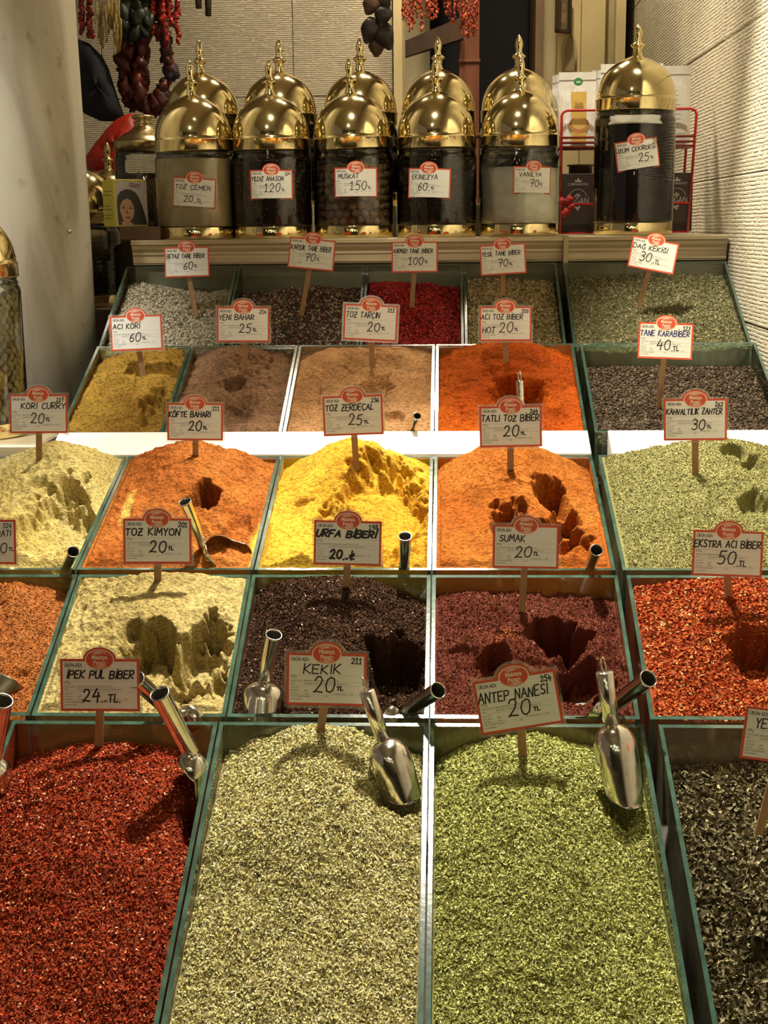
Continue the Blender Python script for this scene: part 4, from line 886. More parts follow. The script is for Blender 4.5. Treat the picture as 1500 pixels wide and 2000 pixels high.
def jar(x, ybase, Y, label, contents, hg=.170, R=.0915, scale=1.0, tilt=0.0, card=None, fill=.94, hd=.101, lid='dome', group='brass domed glass jars on the shelf', zbase=None, hf=.078, tilty=0.0, rotz=0, metal=None):
    p = P(x, ybase, Y); z = p[2] if zbase is None else zbase; mt = metal or M_BRASS
    r = empty('domed_jar', (p[0], Y, z), (0, 0, radians(rotz))); r.scale = (scale,)*3; tag(r, label, 'jar', group)
    hb0 = .028
    b = MB(); b.lathe([(0, 0), (R*.99, 0), (R*1.0, .002), (R*1.0, hb0-.002), (R*.99, hb0), (R*.9, hb0)], 56); b.build('brass_base', [mt], r)
    g = hb0; b = MB(); Rg = R*1.015
    b.lathe([(R*.9, g-.001), (Rg*.99, g), (Rg, g+.004), (Rg, g+hg-.020), (Rg*.985, g+hg-.013), (Rg*.945, g+hg-.008), (Rg*.955, g+hg-.004), (Rg*.955, g+hg-.001), (Rg*.93, g+hg), (Rg*.93, g+hg+.006)], 56)
    b.build('glass_body', [M_JARGLASS], r)
    if contents:
        kind, colr = contents; Rc = Rg-.003; zt = g+(hg-.016)*fill
        b = MB()
        if kind == 'powder':
            prof = [(0, g+.001), (Rc, g+.001)]+[(Rc-random.uniform(0, .0004), g+.001+(zt-g)*k/6) for k in range(1, 7)]+[(Rc*.7, zt+.004), (Rc*.3, zt+.003), (0.0005, zt+.005)]
            b.lathe(prof, 48, 0); o = b.build('contents', [simple('jar_powder', colr, .95, 0, .12, 40, .6, 300, .003, spec=.1)], r)
        elif kind == 'bits':
            b.lathe([(0, g+.001), (Rc-.004, g+.001), (Rc-.004, zt-.004), (0.0005, zt)], 40, 0)
            iv, fi = ico(); n = 1100; V = []; F = []
            for k in range(n):
                a = random.uniform(0, 2*pi); zz = random.uniform(g+.004, zt); s = random.uniform(.003, .0062)
                c = np.array([(Rc-.004)*cos(a), (Rc-.004)*sin(a), zz]); q = iv*s*np.array([1, random.uniform(.5, 1), random.uniform(.35, .9)])
                b.add(c+q[:, [k % 3, (k+1) % 3, (k+2) % 3]]*.75, [tuple(f) for f in fi], 1+(k % 2))
            o = b.build('contents', [simple('jar_bits_core', tuple(c*.5 for c in colr), .9), simple('jar_bits', colr, .7, 0, .4, 90), simple('jar_bits', tuple(c*1.7 for c in colr), .7, 0, .4, 90)], r)
        elif kind == 'nuts':    # nutmegs or green seeds packed against the glass
            c1, size, asp = colr; b.lathe([(0, g+.001), (Rc-.012, g+.001), (Rc-.012, zt-.006), (0.0005, zt-.002)], 40, 0)
            zz = g+size*.5; row_ = 0
            while zz < zt:
                n = int(2*pi*(Rc-size*.5)/(size*asp*.98))
                for k in range(n):
                    a = 2*pi*(k+.5*(row_ % 2)+random.uniform(-.12, .12))/n; rr = Rc-size*.5*random.uniform(1.0, 1.35)
                    Mx = Matrix.Rotation(random.uniform(0, pi), 3, 'Y') if asp > 1.1 else Matrix.Rotation(random.uniform(0, pi), 3, 'X')
                    Mx = Matrix.Rotation(a+pi/2, 3, 'Z') @ Mx
                    b.ball((rr*cos(a), rr*sin(a), zz+random.uniform(-.15, .15)*size), (size*.5*asp, size*.38, size*.5), 8, 6, 1+random.randrange(2), .04, Mx)
                zz += size*.86; row_ += 1
            o = b.build('contents', [simple('nuts_core', tuple(c*.35 for c in c1), .9), simple('nuts', c1, .6, 0, .3, 60, .4, 250, .001), simple('nuts', tuple(c*1.25 for c in c1), .6, 0, .3, 60, .4, 250, .001)], r)
        o['kind'] = 'stuff'
    zl_ = g+hg+.001; l = empty('lid', (0, 0, zl_), (radians(tilty), radians(tilt), 0)); l.parent = r
    if lid == 'dome':
        b = MB(); b.lathe(dome_profile(R, .027, hd), 64); b.build('dome', [mt], l)
        b = MB(); b.lathe(finial_profile(.027+hd-.001, hf), 28); b.build('finial', [mt], l)
    else:
        b = MB(); R_ = R; b.lathe([(R_*.93, 0), (R_, 0), (R_, .024), (R_*1.01, .026), (R_*.97, .029), (R_*.93, .034), (R_*.72, .045), (R_*.50, .055), (R_*.36, .064), (R_*.30, .071), (R_*.29, .075)], 56); b.build('dome', [mt], l)
        b = MB(); b.lathe([(R_*.29, .074), (R_*.33, .076), (R_*.33, .080), (R_*.26, .083), (R_*.25, .086), (R_*.36, .090), (R_*.39, .094), (R_*.36, .098), (R_*.1, .099), (.0003, .099)], 36); b.build('finial', [mt], l)
    if card:
        cx_, cyb, wpx, roll, text, price, sty = card
        q = P(cx_, cyb, Y-Rg*scale); sc = wpx/100*1000*np.dot(q-CAM, _f)/FPX/scale
        dx = (q[0]-p[0])/scale; ang = math.asin(max(-.9, min(.9, dx/Rg)))
        m = Matrix.Rotation(ang, 4, 'Z') @ Matrix.Translation((0, -Rg-.0024, (q[2]-z)/scale)) @ Matrix.Rotation(radians(-roll), 4, 'Y') @ Matrix.Scale(sc, 4)
        e = empty('price_label'); e.parent = r; e.matrix_local = m
        # sub-parts only: thing > price_label > paper, emblem, writing
        for nm, key in (('label_paper', 'card'), ('emblem', 'emblem'), ('emblem_lettering', 'emblem_lettering'), ('printed_text', 'printed_text')):
            link(nm, shape_mesh(key, .001, .100), e)
        b = write(text, price, sty.get('num', ''), sty); b.v = [to_world(x, .001, .100) for x in b.v]; b.build('handwriting', [M_INK, M_BLUEINK], e)
    return r
ZJ = ZS+.0005
JF = [(386, -1.2, ('powder', (.56,.45,.28)), .99, 'front row brass domed jar of beige fenugreek paste powder, card 20 TL', (378, 406, 87, -4, 'TOZ ÇEMEN', ('20', '.-TL.'), dict(ny=40, nw=80, py=12, ph=14, sh=9, px=-22)), 0),
      (534, 0, ('bits', (.05,.03,.018)), .96, 'front row brass domed jar of dark star anise, card 120 TL', (531, 390, 86, 0, 'YILDIZ ANASON', ('120', 't'), dict(num='3,5t', nw=74, nx=3, px=-17, ph=18)), 0),
      (692, -2.0, ('nuts', ((.24,.155,.09), .020, 1.05)), .93, 'front row brass domed jar of round nutmegs, card 150 TL', (696, 386, 87, 0, 'MUSKAT', ('150', 't'), dict(nw=46, nx=9, px=-15, ph=19, ny=42)), 0),
      (853, -.5, ('bits', (.045,.038,.022)), .96, 'front row brass domed jar of dark dried echinacea, card 60 TL', (836, 388, 88, -2, 'EKİNEZYA', ('60', '-t'), dict(nw=60, nx=10, px=-24, ph=17)), 0),
      (1014, .0, ('powder', (.85,.81,.70)), .80, 'front row brass domed jar of white vanilla powder, card 70 TL', (1041, 379, 80, -1, 'VANİLYA', ('70', 't'), dict(nw=56, nx=14, px=-10, ph=17)), 0)]
for x, tilt, con, fill, lab, card, rz in JF:
    jar(x, 465, 3.312, lab, con, fill=fill, tilt=tilt, card=card, zbase=ZJ)
for x, lab, tilt in ((404, 'rear row brass domed jar, farthest left, behind the beige powder jar', -1), (552, 'rear row brass domed jar, second from left, behind the anise jar', .6), (706, 'rear row brass domed jar in the middle, under the hanging eggplants', .5),
                     (857, 'rear row brass domed jar, fourth from left, before the wooden post', -.4), (1010, 'rear row brass domed jar, farthest right, before the dark opening', .3)):
    jar(x, 440, 3.535, lab, ('bits', (.08, .05, .03)), zbase=ZS+.0775, tilt=tilt, fill=.8, hg=.166)
jar(1235, 455, 3.325, 'tall brass domed jar of black grape seeds alone on the right shelf', ('powder', (.028,.024,.026)), hg=.248, zbase=ZJ, fill=.93, tilt=.6, hf=.070, hd=.095,
    card=(1249, 331, 87, 8, 'ÜZÜM ÇEKİRDEĞİ', ('25', 't'), dict(nw=90, nx=2, px=0, ph=18, nh=9)))
jar(-34, 846, 2.585, 'big brass domed jar full of green seeds, cut by the left edge', ('nuts', ((.33,.30,.14), .0125, 1.5)), hg=.262, R=.087, fill=.98, zbase=pj[2], tilt=-4)
# jars half hidden behind the column
p = P(166, 597, 3.62)
b = MB(); b.bevel_box(-1.25, 3.5, 0, -.79, 3.76, p[2]-.001, .003); tag(b.build('low_side_shelf', [M_DARKWOOD]), 'low dark shelf in the gap behind the marble column', 'shelf')
jar(166, 597, 3.62, 'brass domed jar of dark spice in the gap behind the column edge', ('bits', (.04,.028,.02)), R=.093, scale=1.08, fill=.66, zbase=p[2], hg=.165, hd=.11)
b = MB(); b.bevel_box(-1.3, 3.80, 0, -.45, 4.15, EYE-.03, .003); tag(b.build('rear_side_shelf', [M_DARKWOOD]), 'dark shelf in the left rear corner under the knob-lidded jar', 'shelf')
jar(289, 452, 3.90, 'squat-lidded dull brass jar with a flat knob behind the yellow box', ('bits', (.10,.055,.02)), R=.082, fill=.8, lid='knob', zbase=EYE-.0295, hg=.205, metal=M_BRASS2)
jar(217, 452, 4.06, 'small dull brass domed jar with a pointed finial before the red cloth', ('bits', (.05,.03,.02)), R=.080, fill=.8, zbase=EYE-.0295, hg=.085, hd=.055, metal=M_BRASS2)

# ================================================================== HAIR DYE BOX ON A BROWN BLOCK
pb = P(275, 471, 3.29)
blk = MB(); blk.bevel_box(-.047, -.012, 0, .047, .11, .030, .0015); o = blk.build('brown_box', [simple('brown_carton', (.10,.045,.018), .6, 0, .2, 30)], None, (P(276, 471, 3.245)[0], 3.245, ZJ)); tag(o, 'low brown carton on the shelf under the yellow box', 'box')
yb_ = empty('carton_box', (P(262, 448, 3.285)[0], 3.262, ZJ+.0305), (0, 0, radians(40))); tag(yb_, 'yellow carton with a dark-haired portrait standing left of the domed jars', 'box')
w2, hh, dd = .043, .107, .055
M_YEL = simple('yellow_carton', (.46, .42, .035), .5, 0, .06, 20); M_LIL = simple('pale_lilac_print', (.42, .38, .37), .5)
b = MB(); b.bevel_box(-w2, 0, 0, w2, dd, hh, .0008); b.build('carton', [M_YEL], yb_)
b = MB(); b.add([(-w2+.006, -.0004, .003), (w2-.001, -.0004, .003), (w2-.001, -.0004, hh-.005), (-w2+.006, -.0004, hh-.005)], [(0,1,2,3)]); fp = b.build('front_print', [M_LIL], yb_)
M_HAIR = simple('print_hair', (.012,.010,.012), .5); M_SKIN = simple('print_skin', (.42,.22,.13), .5); M_LIP = simple('print_lips', (.25,.05,.03), .5)
def flat(b, pts, y, m): b.add([(x/1000, y, z/1000) for x, z in pts], [tuple(range(len(pts)))], m)
b = MB()
flat(b, [(-34,4),(-35,30),(-36,55),(-33,70),(-25,80),(-12,85),(2,84),(12,78),(20,68),(28,50),(36,25),(40,4)], -.0007, 0)
flat(b, [(-29,38),(-27,50),(-20,60),(-10,64),(0,60),(6,48),(8,34),(4,20),(-4,12),(-14,9),(-22,16)], -.0010, 1)
flat(b, [(-24,4),(-26,10),(-16,14),(-6,12),(2,8),(4,4)], -.0009, 1)
flat(b, [(-26,42.5),(-20,45),(-14,43),(-20,41)], -.0013, 0); flat(b, [(-6,41.5),(0,43.5),(5,41),(0,39.6)], -.0013, 0)
flat(b, [(-27,47),(-20,49.5),(-13,47.5),(-20,48.2)], -.0013, 0); flat(b, [(-6,46),(0,48),(6,45),(0,46.6)], -.0013, 0)
flat(b, [(-13,40),(-14,31),(-10,28.5),(-6,30),(-9,31)], -.0013, 2); flat(b, [(-18,23),(-10,21.5),(0,22.5),(-4,18),(-11,17)], -.0013, 2)
b.build('portrait', [M_HAIR, M_SKIN, M_LIP], fp)
b = MB(); put_text(b, 'Glory', 0, 0, .0150, 0, .00022, .8); V = np.concatenate(b.v); b.v = [np.stack([V[:,0]-.003, np.full(len(V), -.0012), V[:,1]+hh-.018], -1)]; b.build('lettering', [simple('print_maroon', (.16,.02,.03), .5)], fp)
b = MB()
for k, z in enumerate((.079, .071, .046, .038, .025, .018)):
    b.add([(-w2-.0004, dd-.006, z), (-w2-.0004, .010+.004*(k % 3), z), (-w2-.0004, .010+.004*(k % 3), z+.0022), (-w2-.0004, dd-.006, z+.0022)], [(0,1,2,3)])
b.build('side_print', [simple('print_olive', (.16,.14,.02), .6)], yb_)

# ================================================================== RED WIRE RACK WITH POUCHES AND BOXES
Yr = 3.47
def pr_(x, y, Y=Yr): return Vector(P(x, y, Y))
rk = empty('wire_rack', (pr_(1228, 455)[0], Yr, ZJ)); tag(rk, 'red wire rack with two tiers behind the tall jar at right', 'rack')
def rloc(v): return tuple(Vector(v)-Vector((rk.location.x, rk.location.y, rk.location.z)))
xl_, xr_ = P(1096, 300, Yr)[0], P(1358, 300, Yr)[0]; zt_ = P(1228, 214, Yr)[2]; z0_ = ZJ+.003
b = MB(); rr_ = .0035
for dy in (0, .115):
    pts = [(xl_, Yr+dy, z0_), (xl_, Yr+dy, zt_-.012), (xl_+.004, Yr+dy, zt_-.004), (xl_+.014, Yr+dy, zt_), (xr_-.014, Yr+dy, zt_), (xr_-.004, Yr+dy, zt_-.004), (xr_, Yr+dy, zt_-.012), (xr_-.012, Yr+dy, z0_)]
    b.tube([rloc(q) for q in pts], rr_, 8)
b.build('end_frame', [M_REDWIRE], rk)
b = MB(); zm = P(1228, 398, Yr)[2]; b.tube([rloc((xl_, Yr-.002, zm)), rloc((xr_-.008, Yr-.002, zm))], .0028, 8); b.build('front_rail', [M_REDWIRE], rk)
zs1 = P(1228, 286, Yr)[2]; b = MB()
for k in range(9): b.tube([rloc((xl_, Yr+.115*k/8, zs1+(.0 if k else 0))), rloc((xr_, Yr+.115*k/8, zs1))], .0022, 6)
for z in (zs1+.010, zs1+.022): b.tube([rloc((xl_, Yr-.001, z)), rloc((xr_, Yr-.001, z))], .0030, 6)
b.build('upper_tier', [simple('dark_red_wire', (.20,.012,.010), .4, coat=.3)], rk)
b = MB()
for k in range(7): b.tube([rloc((xl_, Yr+.115*k/6, z0_+.001)), rloc((xr_-.010, Yr+.115*k/6, z0_+.001))], .0022, 6)
b.build('lower_tier', [M_REDWIRE], rk)
def pouch(px0, px1, py0, py1, Y, label, mat, deco, seed, lean=5):
    a, c = P(px0, py1, Y), P(px1, py0, Y); w_, h_ = (c[0]-a[0]), (c[2]-a[2]); nx, nz = 18, 26
    r = empty('spice_pouch', ((a[0]+c[0])/2, Y, zs1+.003), (radians(-lean), 0, 0)); tag(r, label, 'pouch', 'foil pouches standing on the red rack')
    rs = np.random.default_rng(seed); ph = rs.random(8)*6
    u, v = np.meshgrid(np.linspace(0, 1, nx), np.linspace(0, 1, nz))
    puff = .012*np.sqrt(np.clip(np.sin(pi*u), 0, 1))*np.sqrt(np.clip(1-v/.86, 0, 1))*(.4+.6*np.clip((1-v)*1.6, 0, 1))
    wr = .0012*np.sin(9*u+7*v+ph[0])*np.sin(5*v-6*u+ph[1])+.0008*np.sin(17*v+11*u+ph[2])+.0007*np.sin(23*u-13*v+ph[3])
    F_ = np.stack([(u-.5)*w_, -puff-wr*(puff > .002)-.0004, v*h_], -1).reshape(-1, 3); K_ = np.stack([(u-.5)*w_, puff*.6+.0004, v*h_], -1).reshape(-1, 3)
    idx = np.arange(nx*nz).reshape(nz, nx); q = np.stack([idx[:-1,:-1], idx[:-1,1:], idx[1:,1:], idx[1:,:-1]], -1).reshape(-1, 4)
    me = np_mesh('pouch_body', np.concatenate([F_, K_]), [q, q[:, ::-1]+nx*nz], [mat], smooth=True); link('pouch_body', me, r)
    b = MB(); b.box(-w_/2, -.0016, h_*.885, w_/2, -.0008, h_*.895); b.build('seal_crease', [simple('crease_grey', (.16,.16,.15), .5)], r)
    def surf(x, z):  # outer surface y
        uu = x/w_+.5; vv = z/h_; return -(.012*sqrt(max(0, sin(pi*min(1, max(0, uu)))))*sqrt(max(0, 1-vv/.86))*(.4+.6*min(1, (1-vv)*1.6)))-.0026
    def patch(x0, x1, z0, z1, n, m, nm, wave=0):
        b = MB(); V = []
        for i in range(n+1):
            for j in range(n+1):
                x = x0+(x1-x0)*i/n; z = z0+(z1-z0)*j/n; V.append((x, surf(x, z)-.0004, z))
        b.add(V, [(i*(n+1)+j, (i+1)*(n+1)+j, (i+1)*(n+1)+j+1, i*(n+1)+j+1) for i in range(n) for j in range(n)], 0, True); return b.build(nm, [m], r)
    if deco == 'front':
        lp = patch(-w_*.16, w_*.24, h_*.03, h_*.73, 8, simple('ochre_print', (.55,.36,.075), .4, 0, .15, 30), 'label_print')
        b = MB(); V = [(w_*.04+w_*.27*cos(t), surf(w_*.04, h_*.3)-.0016, h_*.28+h_*.11*sin(t)) for t in np.linspace(0, 2*pi, 28, endpoint=False)]; b.add(V, [tuple(range(28))]); b.build('label_circle', [simple('print_orange', (.50,.20,.07), .4)], lp)
        b = MB(); V = [(w_*.04+w_*.20*cos(t), surf(w_*.04, h_*.3)-.0020, h_*.30+h_*.085*sin(t)) for t in np.linspace(0, 2*pi, 24, endpoint=False)]; b.add(V, [tuple(range(24))]); b.build('label_bowl', [simple('print_sand', (.62,.42,.13), .4)], lp)
        b = MB(); put_text(b, 'TUGAL', 0, .0085, .0085, 0, .0001, .75, 0, 'CENTER'); put_text(b, 'EŞİNEZ', 0, 0, .0085, 0, .0001, .75, 0, 'CENTER'); V = np.concatenate(b.v)
        b.v = [np.stack([V[:,0]+w_*.04, np.full(len(V), surf(w_*.04, h_*.5)-.0018), V[:,1]+h_*.50], -1)]; b.build('lettering', [simple('print_brown', (.12,.07,.02), .5)], lp)
    if deco in ('front', 'seal'):
        b = MB(); V = [(w_*.02+w_*.12*cos(t), -.0022, h_*.87+h_*.052*sin(t)) for t in np.linspace(0, 2*pi, 28, endpoint=False)]; b.add(V, [tuple(range(28))]); V2 = [(w_*.02+w_*.07*cos(t), -.0026, h_*.865+h_*.014*sin(t)) for t in np.linspace(0, 2*pi, 16, endpoint=False)]
        b.add(V2, [tuple(range(16))], 1); b.build('round_seal', [simple('seal_green', (.035,.20,.07), .4), simple('seal_pale', (.45,.6,.4), .4)], r)
    if deco == 'back':
        pt = patch(-w_*.36, w_*.38, h_*.04, h_*.76, 6, simple('text_panel', (.50,.485,.42), .5), 'back_print')
        b = MB()
        for k in range(8):
            z = h_*(.68-.06*k); b.add([(-w_*.3, surf(0, z)-.0006, z), (w_*random.uniform(0, .28), surf(0, z)-.0006, z), (w_*.1, surf(0, z)-.0006, z+.0012), (-w_*.3, surf(0, z)-.0006, z+.0012)], [(0,1,2,3)])
        for k in range(12):
            x = -w_*.2+w_*.045*k; b.add([(x, surf(0, h_*.12)-.0008, h_*.08), (x+.0011, surf(0, h_*.12)-.0008, h_*.08), (x+.0011, surf(0, h_*.12)-.0008, h_*.15), (x, surf(0, h_*.12)-.0008, h_*.15)], [(0,1,2,3)])
        b.build('fine_print', [M_GREYINK], pt)
    return r
pouch(1091, 1166, 124, 272, Yr+.020, 'silver white pouch with ochre label and green seal, front left of the rack', M_FOIL2, 'front', 1)
pouch(1084, 1160, 127, 272, Yr+.045, 'silver pouch standing just behind the ochre-labelled pouch', M_FOIL, '', 2)
pouch(1078, 1150, 128, 272, Yr+.070, 'rearmost silver pouch at the left end of the rack', M_FOIL, '', 3)
pouch(1172, 1298, 108, 272, Yr+.020, 'large silver white pouch with a green seal behind the tall jar dome', M_FOIL2, 'seal', 4)
pouch(1155, 1290, 118, 272, Yr+.055, 'silver pouch mostly hidden behind the large green-sealed pouch', M_FOIL, '', 5)
pouch(1290, 1352, 114, 272, Yr+.025, 'grey silver pouch showing its printed back, at the right end of the rack', M_FOIL, 'back', 6)
def dark_box(px0, px1, py, Y, label):
    x0, x1 = P(px0, 400, Y)[0], P(px1, 400, Y)[0]; h_ = P(px0, py, Y)[2]-(ZJ+.0055); w_ = x1-x0
    r = empty('oil_box', ((x0+x1)/2, Y, ZJ+.0062)); tag(r, label, 'box', 'dark argan oil boxes on the lower tier of the rack')
    b = MB(); b.bevel_box(-w_/2, 0, 0, w_/2, .07, h_, .001); b.build('carton', [simple('dark_carton', (.030,.014,.009), .5, 0, .2, 12)], r)
    M_ = simple('print_silver', (.34,.30,.24), .5)
    def tx(s, x, z, size, nm, bold=0, xs=.8):
        b = MB(); put_text(b, s, 0, 0, size, 0, bold, xs, 0, 'CENTER'); V = np.concatenate(b.v); b.v = [np.stack([V[:,0]+x, np.full(len(V), -.0006), V[:,1]+z], -1)]; b.build(nm, [M_], r)
    tx('LUMINAGOLD', 0, h_*.80, .0085, 'brand_lettering', .00008, .9); tx('ARGAN', 0, h_*.485, .0215, 'name_lettering', .00006, .72)
    b = MB(); z = h_*.855
    b.add([(-.007, -.0006, z), (.007, -.0006, z), (.009, -.0006, z+.006), (.004, -.0006, z+.003), (0, -.0006, z+.011), (-.004, -.0006, z+.003), (-.009, -.0006, z+.006)], [(0,1,3),(3,1,2),(0,3,5),(3,4,5),(0,5,6)])
    for (cx1, cz1, r1) in ((-.004, .42, .003), (.003, .43, .003), (0, .39, .003), (-.001, .63, .0042), (.0035, .625, .003), (-.005, .62, .003)):
        b.add([(cx1+r1*cos(t), -.0007, h_*cz1+r1*sin(t)) for t in np.linspace(0, 2*pi, 10, endpoint=False)], [tuple(range(10))])
    b.add([(-.0008, -.0006, h_*.575), (.0008, -.0006, h_*.575), (.0008, -.0006, h_*.63), (-.0008, -.0006, h_*.63)], [(0,1,2,3)])
    for i in range(16):
        a0, a1 = pi*(.06+.88*i/16), pi*(.06+.88*(i+1)/16)
        b.add([(.021*cos(a), -.0006, h_*.58+.021*sin(a)) for a in (a0, a1)]+[(.0222*cos(a), -.0006, h_*.58+.0222*sin(a)) for a in (a1, a0)], [(0,1,2,3)])
    b.build('crest_print', [M_], r)
dark_box(1097, 1160, 340, Yr+.018, 'dark brown argan oil box at the left end of the lower rack tier')
dark_box(1290, 1352, 338, Yr+.018, 'dark brown argan oil box right of the tall jar')
bx = P(1135, 340, Yr+.04); b = MB(); hz = .022
b.lathe([(0, 0), (.029, 0), (.029, hz-.004), (.034, hz-.003), (.034, hz), (0.0003, hz)], 32); o = b.build('dark_tin', [simple('dark_tin_paint', (.055,.034,.02), .4, 0, .2, 20)], None, (bx[0], Yr+.055, bx[2]+.0006)); tag(o, 'small round dark tin lying on top of the argan box', 'tin')
# red flower clipped to the rack
fl = P(1105, 402, Yr-.016); r = empty('fabric_flower', fl); tag(r, 'small red fabric flower fixed to the left leg of the rack', 'flower')
M_PET = simple('red_petal', (.42,.030,.022), .6, 0, .25, 60)
for (dx, dz, s) in ((-.010, .010, .016), (.008, .014, .017), (.013, -.002, .014), (-.016, -.002, .012), (0, -.016, .017)):
    b = MB()
    for k in range(9):
        a = k*2.4; rr = s*(.25+.085*k)
        c = Vector((dx+rr*.45*cos(a), -.003+.0008*k, dz+rr*.45*sin(a))); b.ball(c, (s*.42, s*.16, s*.36), 8, 5, 0, .12, Matrix.Rotation(a, 3, 'Y') @ Matrix.Rotation(.6, 3, 'X'))
    b.build('petal_cluster', [M_PET], r)

# ================================================================== HANGING GARLANDS
def wrinkled(b, c, r, m=0, elong=1.5, rot=None, jit=.16): b.ball(c, (r, r*.8, r*elong), 9, 7, m, jit, rot or Matrix.Rotation(random.uniform(-.6, .6), 3, 'Y') @ Matrix.Rotation(random.uniform(0, 3), 3, 'Z'))
M_PEP = [simple('dried_pepper_red', (.42,.045,.02), .35, 0, .4, 60, .5, 120, .002), simple('dried_pepper_orange', (.60,.12,.04), .35, 0, .4, 60, .5, 120, .002)]
YG = 4.30
g_str = 'red pepper strings hanging in the dark opening'
cols = [(786,42),(793,40),(800,63),(806,58),(812,34),(818,15),(833,35),(840,38),(847,39),(853,37),(866,14),(874,26),(880,48),(886,44),(893,25),(901,70),(908,73),(915,74),(922,70),(928,70),(932,40),(823,60)]
ords = ['first', 'second', 'third', 'fourth', 'fifth', 'sixth', 'seventh', 'eighth', 'ninth', 'tenth', 'eleventh']
_sx = sorted(range(len(cols)), key=lambda i: cols[i][0]); slab_ = {}
for k, i in enumerate(_sx):
    ln_ = 'long' if cols[i][1] >= 55 else ('short' if cols[i][1] < 36 else 'mid-length')
    slab_[i] = ('%s string of red dried peppers, %s from the cream pier' % (ln_, ords[k])) if k < 11 else ('%s string of red dried peppers, %s from the right end of the bunch' % (ln_, ords[len(cols)-1-k]))
for i, (x, yb) in enumerate(cols):
    p0 = P(x, -70, YG+random.uniform(-.03, .03)); p1 = P(x+random.uniform(-1, 1), yb, p0[1]); b = MB()
    b.tube([(p0[0], p0[1], p0[2]), (p1[0], p1[1], p1[2])], .0008, 5, 2)
    z = p0[2]
    while z > p1[2]:
        wrinkled(b, (p0[0]+random.uniform(-.004, .004), p0[1]+random.uniform(-.005, .005), z), random.uniform(.0026, .0052), random.choice([0, 0, 1]), 1.4, None, .35); z -= random.uniform(.0055, .009)
    o = b.build('pepper_string', M_PEP+[M_STICK], None); tag(o, slab_[i], 'dried peppers', g_str)
# two big dark red garlands and straw at the left
M_DR = [simple('dark_dried_pepper', (.075,.010,.006), .42, 0, .5, 40, .6, 70, .004), simple('brown_dried_pepper', (.13,.018,.007), .42, 0, .5, 40, .6, 70, .004), simple('violet_shell', (.020,.012,.035), .45, 0, .4, 40, .6, 70, .004)]
YL = 4.28
def garland(path, rad, mats, label, name='pepper_garland', step=.30, wts=(0, 0, 1), elong=1.3):
    b = MB(); pts = [P(x, y, YL+dz) for x, y, dz in path]
    b.tube([tuple(p) for p in pts], .0015, 5, len(mats))
    for i in range(len(pts)-1):
        d = np.linalg.norm(pts[i+1]-pts[i]); n = max(1, int(d/(rad*step)))
        for k in range(n):
            c = pts[i]+(pts[i+1]-pts[i])*(k/n); wrinkled(b, tuple(c+np.array([random.uniform(-.4, .4)*rad, random.uniform(-.5, .5)*rad, random.uniform(-.3, .3)*rad])), rad*random.uniform(.45, .95), random.choice(wts), elong, None, .38)
    o = b.build(name, mats+[M_STICK]); tag(o, label, 'dried peppers'); return o
garland([(250,-60,0),(248,60,0),(243,120,0),(246,170,0),(262,205,.01)], .026, M_DR, 'dark brown-red garland of dried peppers, left of the drooping pair', wts=(0, 0, 1, 2))
garland([(285,-60,.01),(284,60,0),(276,120,0),(270,165,0),(278,205,0),(300,212,.02)], .027, M_DR, 'dark red dried pepper garland in the middle of the left bunch', wts=(0, 0, 1))
garland([(318,-60,0),(318,70,0),(330,120,0),(334,140,0),(322,170,0),(314,205,0),(296,212,0)], .025, M_DR, 'dark red dried pepper garland at the right of the left bunch', wts=(0, 1, 2))
M_SH = [simple('shiny_red_pepper', (.20,.008,.008), .18, 0, .3, 50, .4, 90, .003, coat=.4), simple('shiny_red_pepper', (.34,.020,.010), .2, 0, .3, 50, .4, 90, .003, coat=.4)]
for pth, lab in (([(298,-50,-.03),(299,68,-.03)], 'string of glossy red peppers, left one beside the wall shadow'), ([(315,-50,-.04),(317,30,-.04),(328,92,-.04)], 'string of glossy red peppers, middle one before the stone wall'),
                 ([(330,-50,-.03),(331,30,-.03),(346,52,-.03)], 'string of glossy red peppers, shorter one second from the right'), ([(344,-50,-.03),(346,40,-.03),(350,88,-.03)], 'string of glossy red peppers, farthest right of the left bunch'),
                 ([(158,-50,-.1),(160,70,-.1)], 'string of glossy red peppers beside the marble column edge'), ([(172,-50,-.1),(176,74,-.1)], 'string of glossy red peppers just right of the one by the column')):
    garland(pth, .0105, M_SH, lab, 'pepper_string', .6, (0, 1))
garland([(268,-60,.04),(262,100,.04),(256,150,.04),(250,196,.04)], .024, M_DR, 'dark dried pepper garland hanging behind the left bunch', wts=(0, 0, 1))
# upper greenish-dark cluster
b = MB()
for k in range(46):
    wrinkled(b, tuple(P(random.uniform(240, 292), random.uniform(-50, 70), YL-.03+random.uniform(-.03, .03))), random.uniform(.012, .022), 0, 1.5)
o = b.build('eggplant_bunch', [simple('dark_green_shell', (.018,.024,.012), .45, 0, .5, 40, .6, 70, .004)]); tag(o, 'dark green-black bunch of dried vegetables hanging above the garlands', 'dried vegetables')
# straw coloured sticks
r_ = P(210, 20, 4.12); ss = empty('stick_bundle', r_); tag(ss, 'bundle of pale straw-yellow sticks tied among the dark garlands', 'sticks')
M_STRAW = simple('pale_straw', (.42,.31,.12), .6, 0, .3, 60)
for k in range(26):
    x = random.uniform(188, 238); y0 = random.uniform(-10, 40); y1 = y0+random.uniform(35, 70); dx = random.uniform(-10, 8)
    a = Vector(P(x, y0, 4.12+random.uniform(-.03, .03)))-Vector(r_); c = Vector(P(x+dx, y1, 4.12+random.uniform(-.03, .03)))-Vector(r_)
    b = MB(); b.tube([a, (a+c)/2+Vector((.002, 0, 0)), c], [.0035, .004, .003], 6); b.build('straw_stick', [M_STRAW], ss)
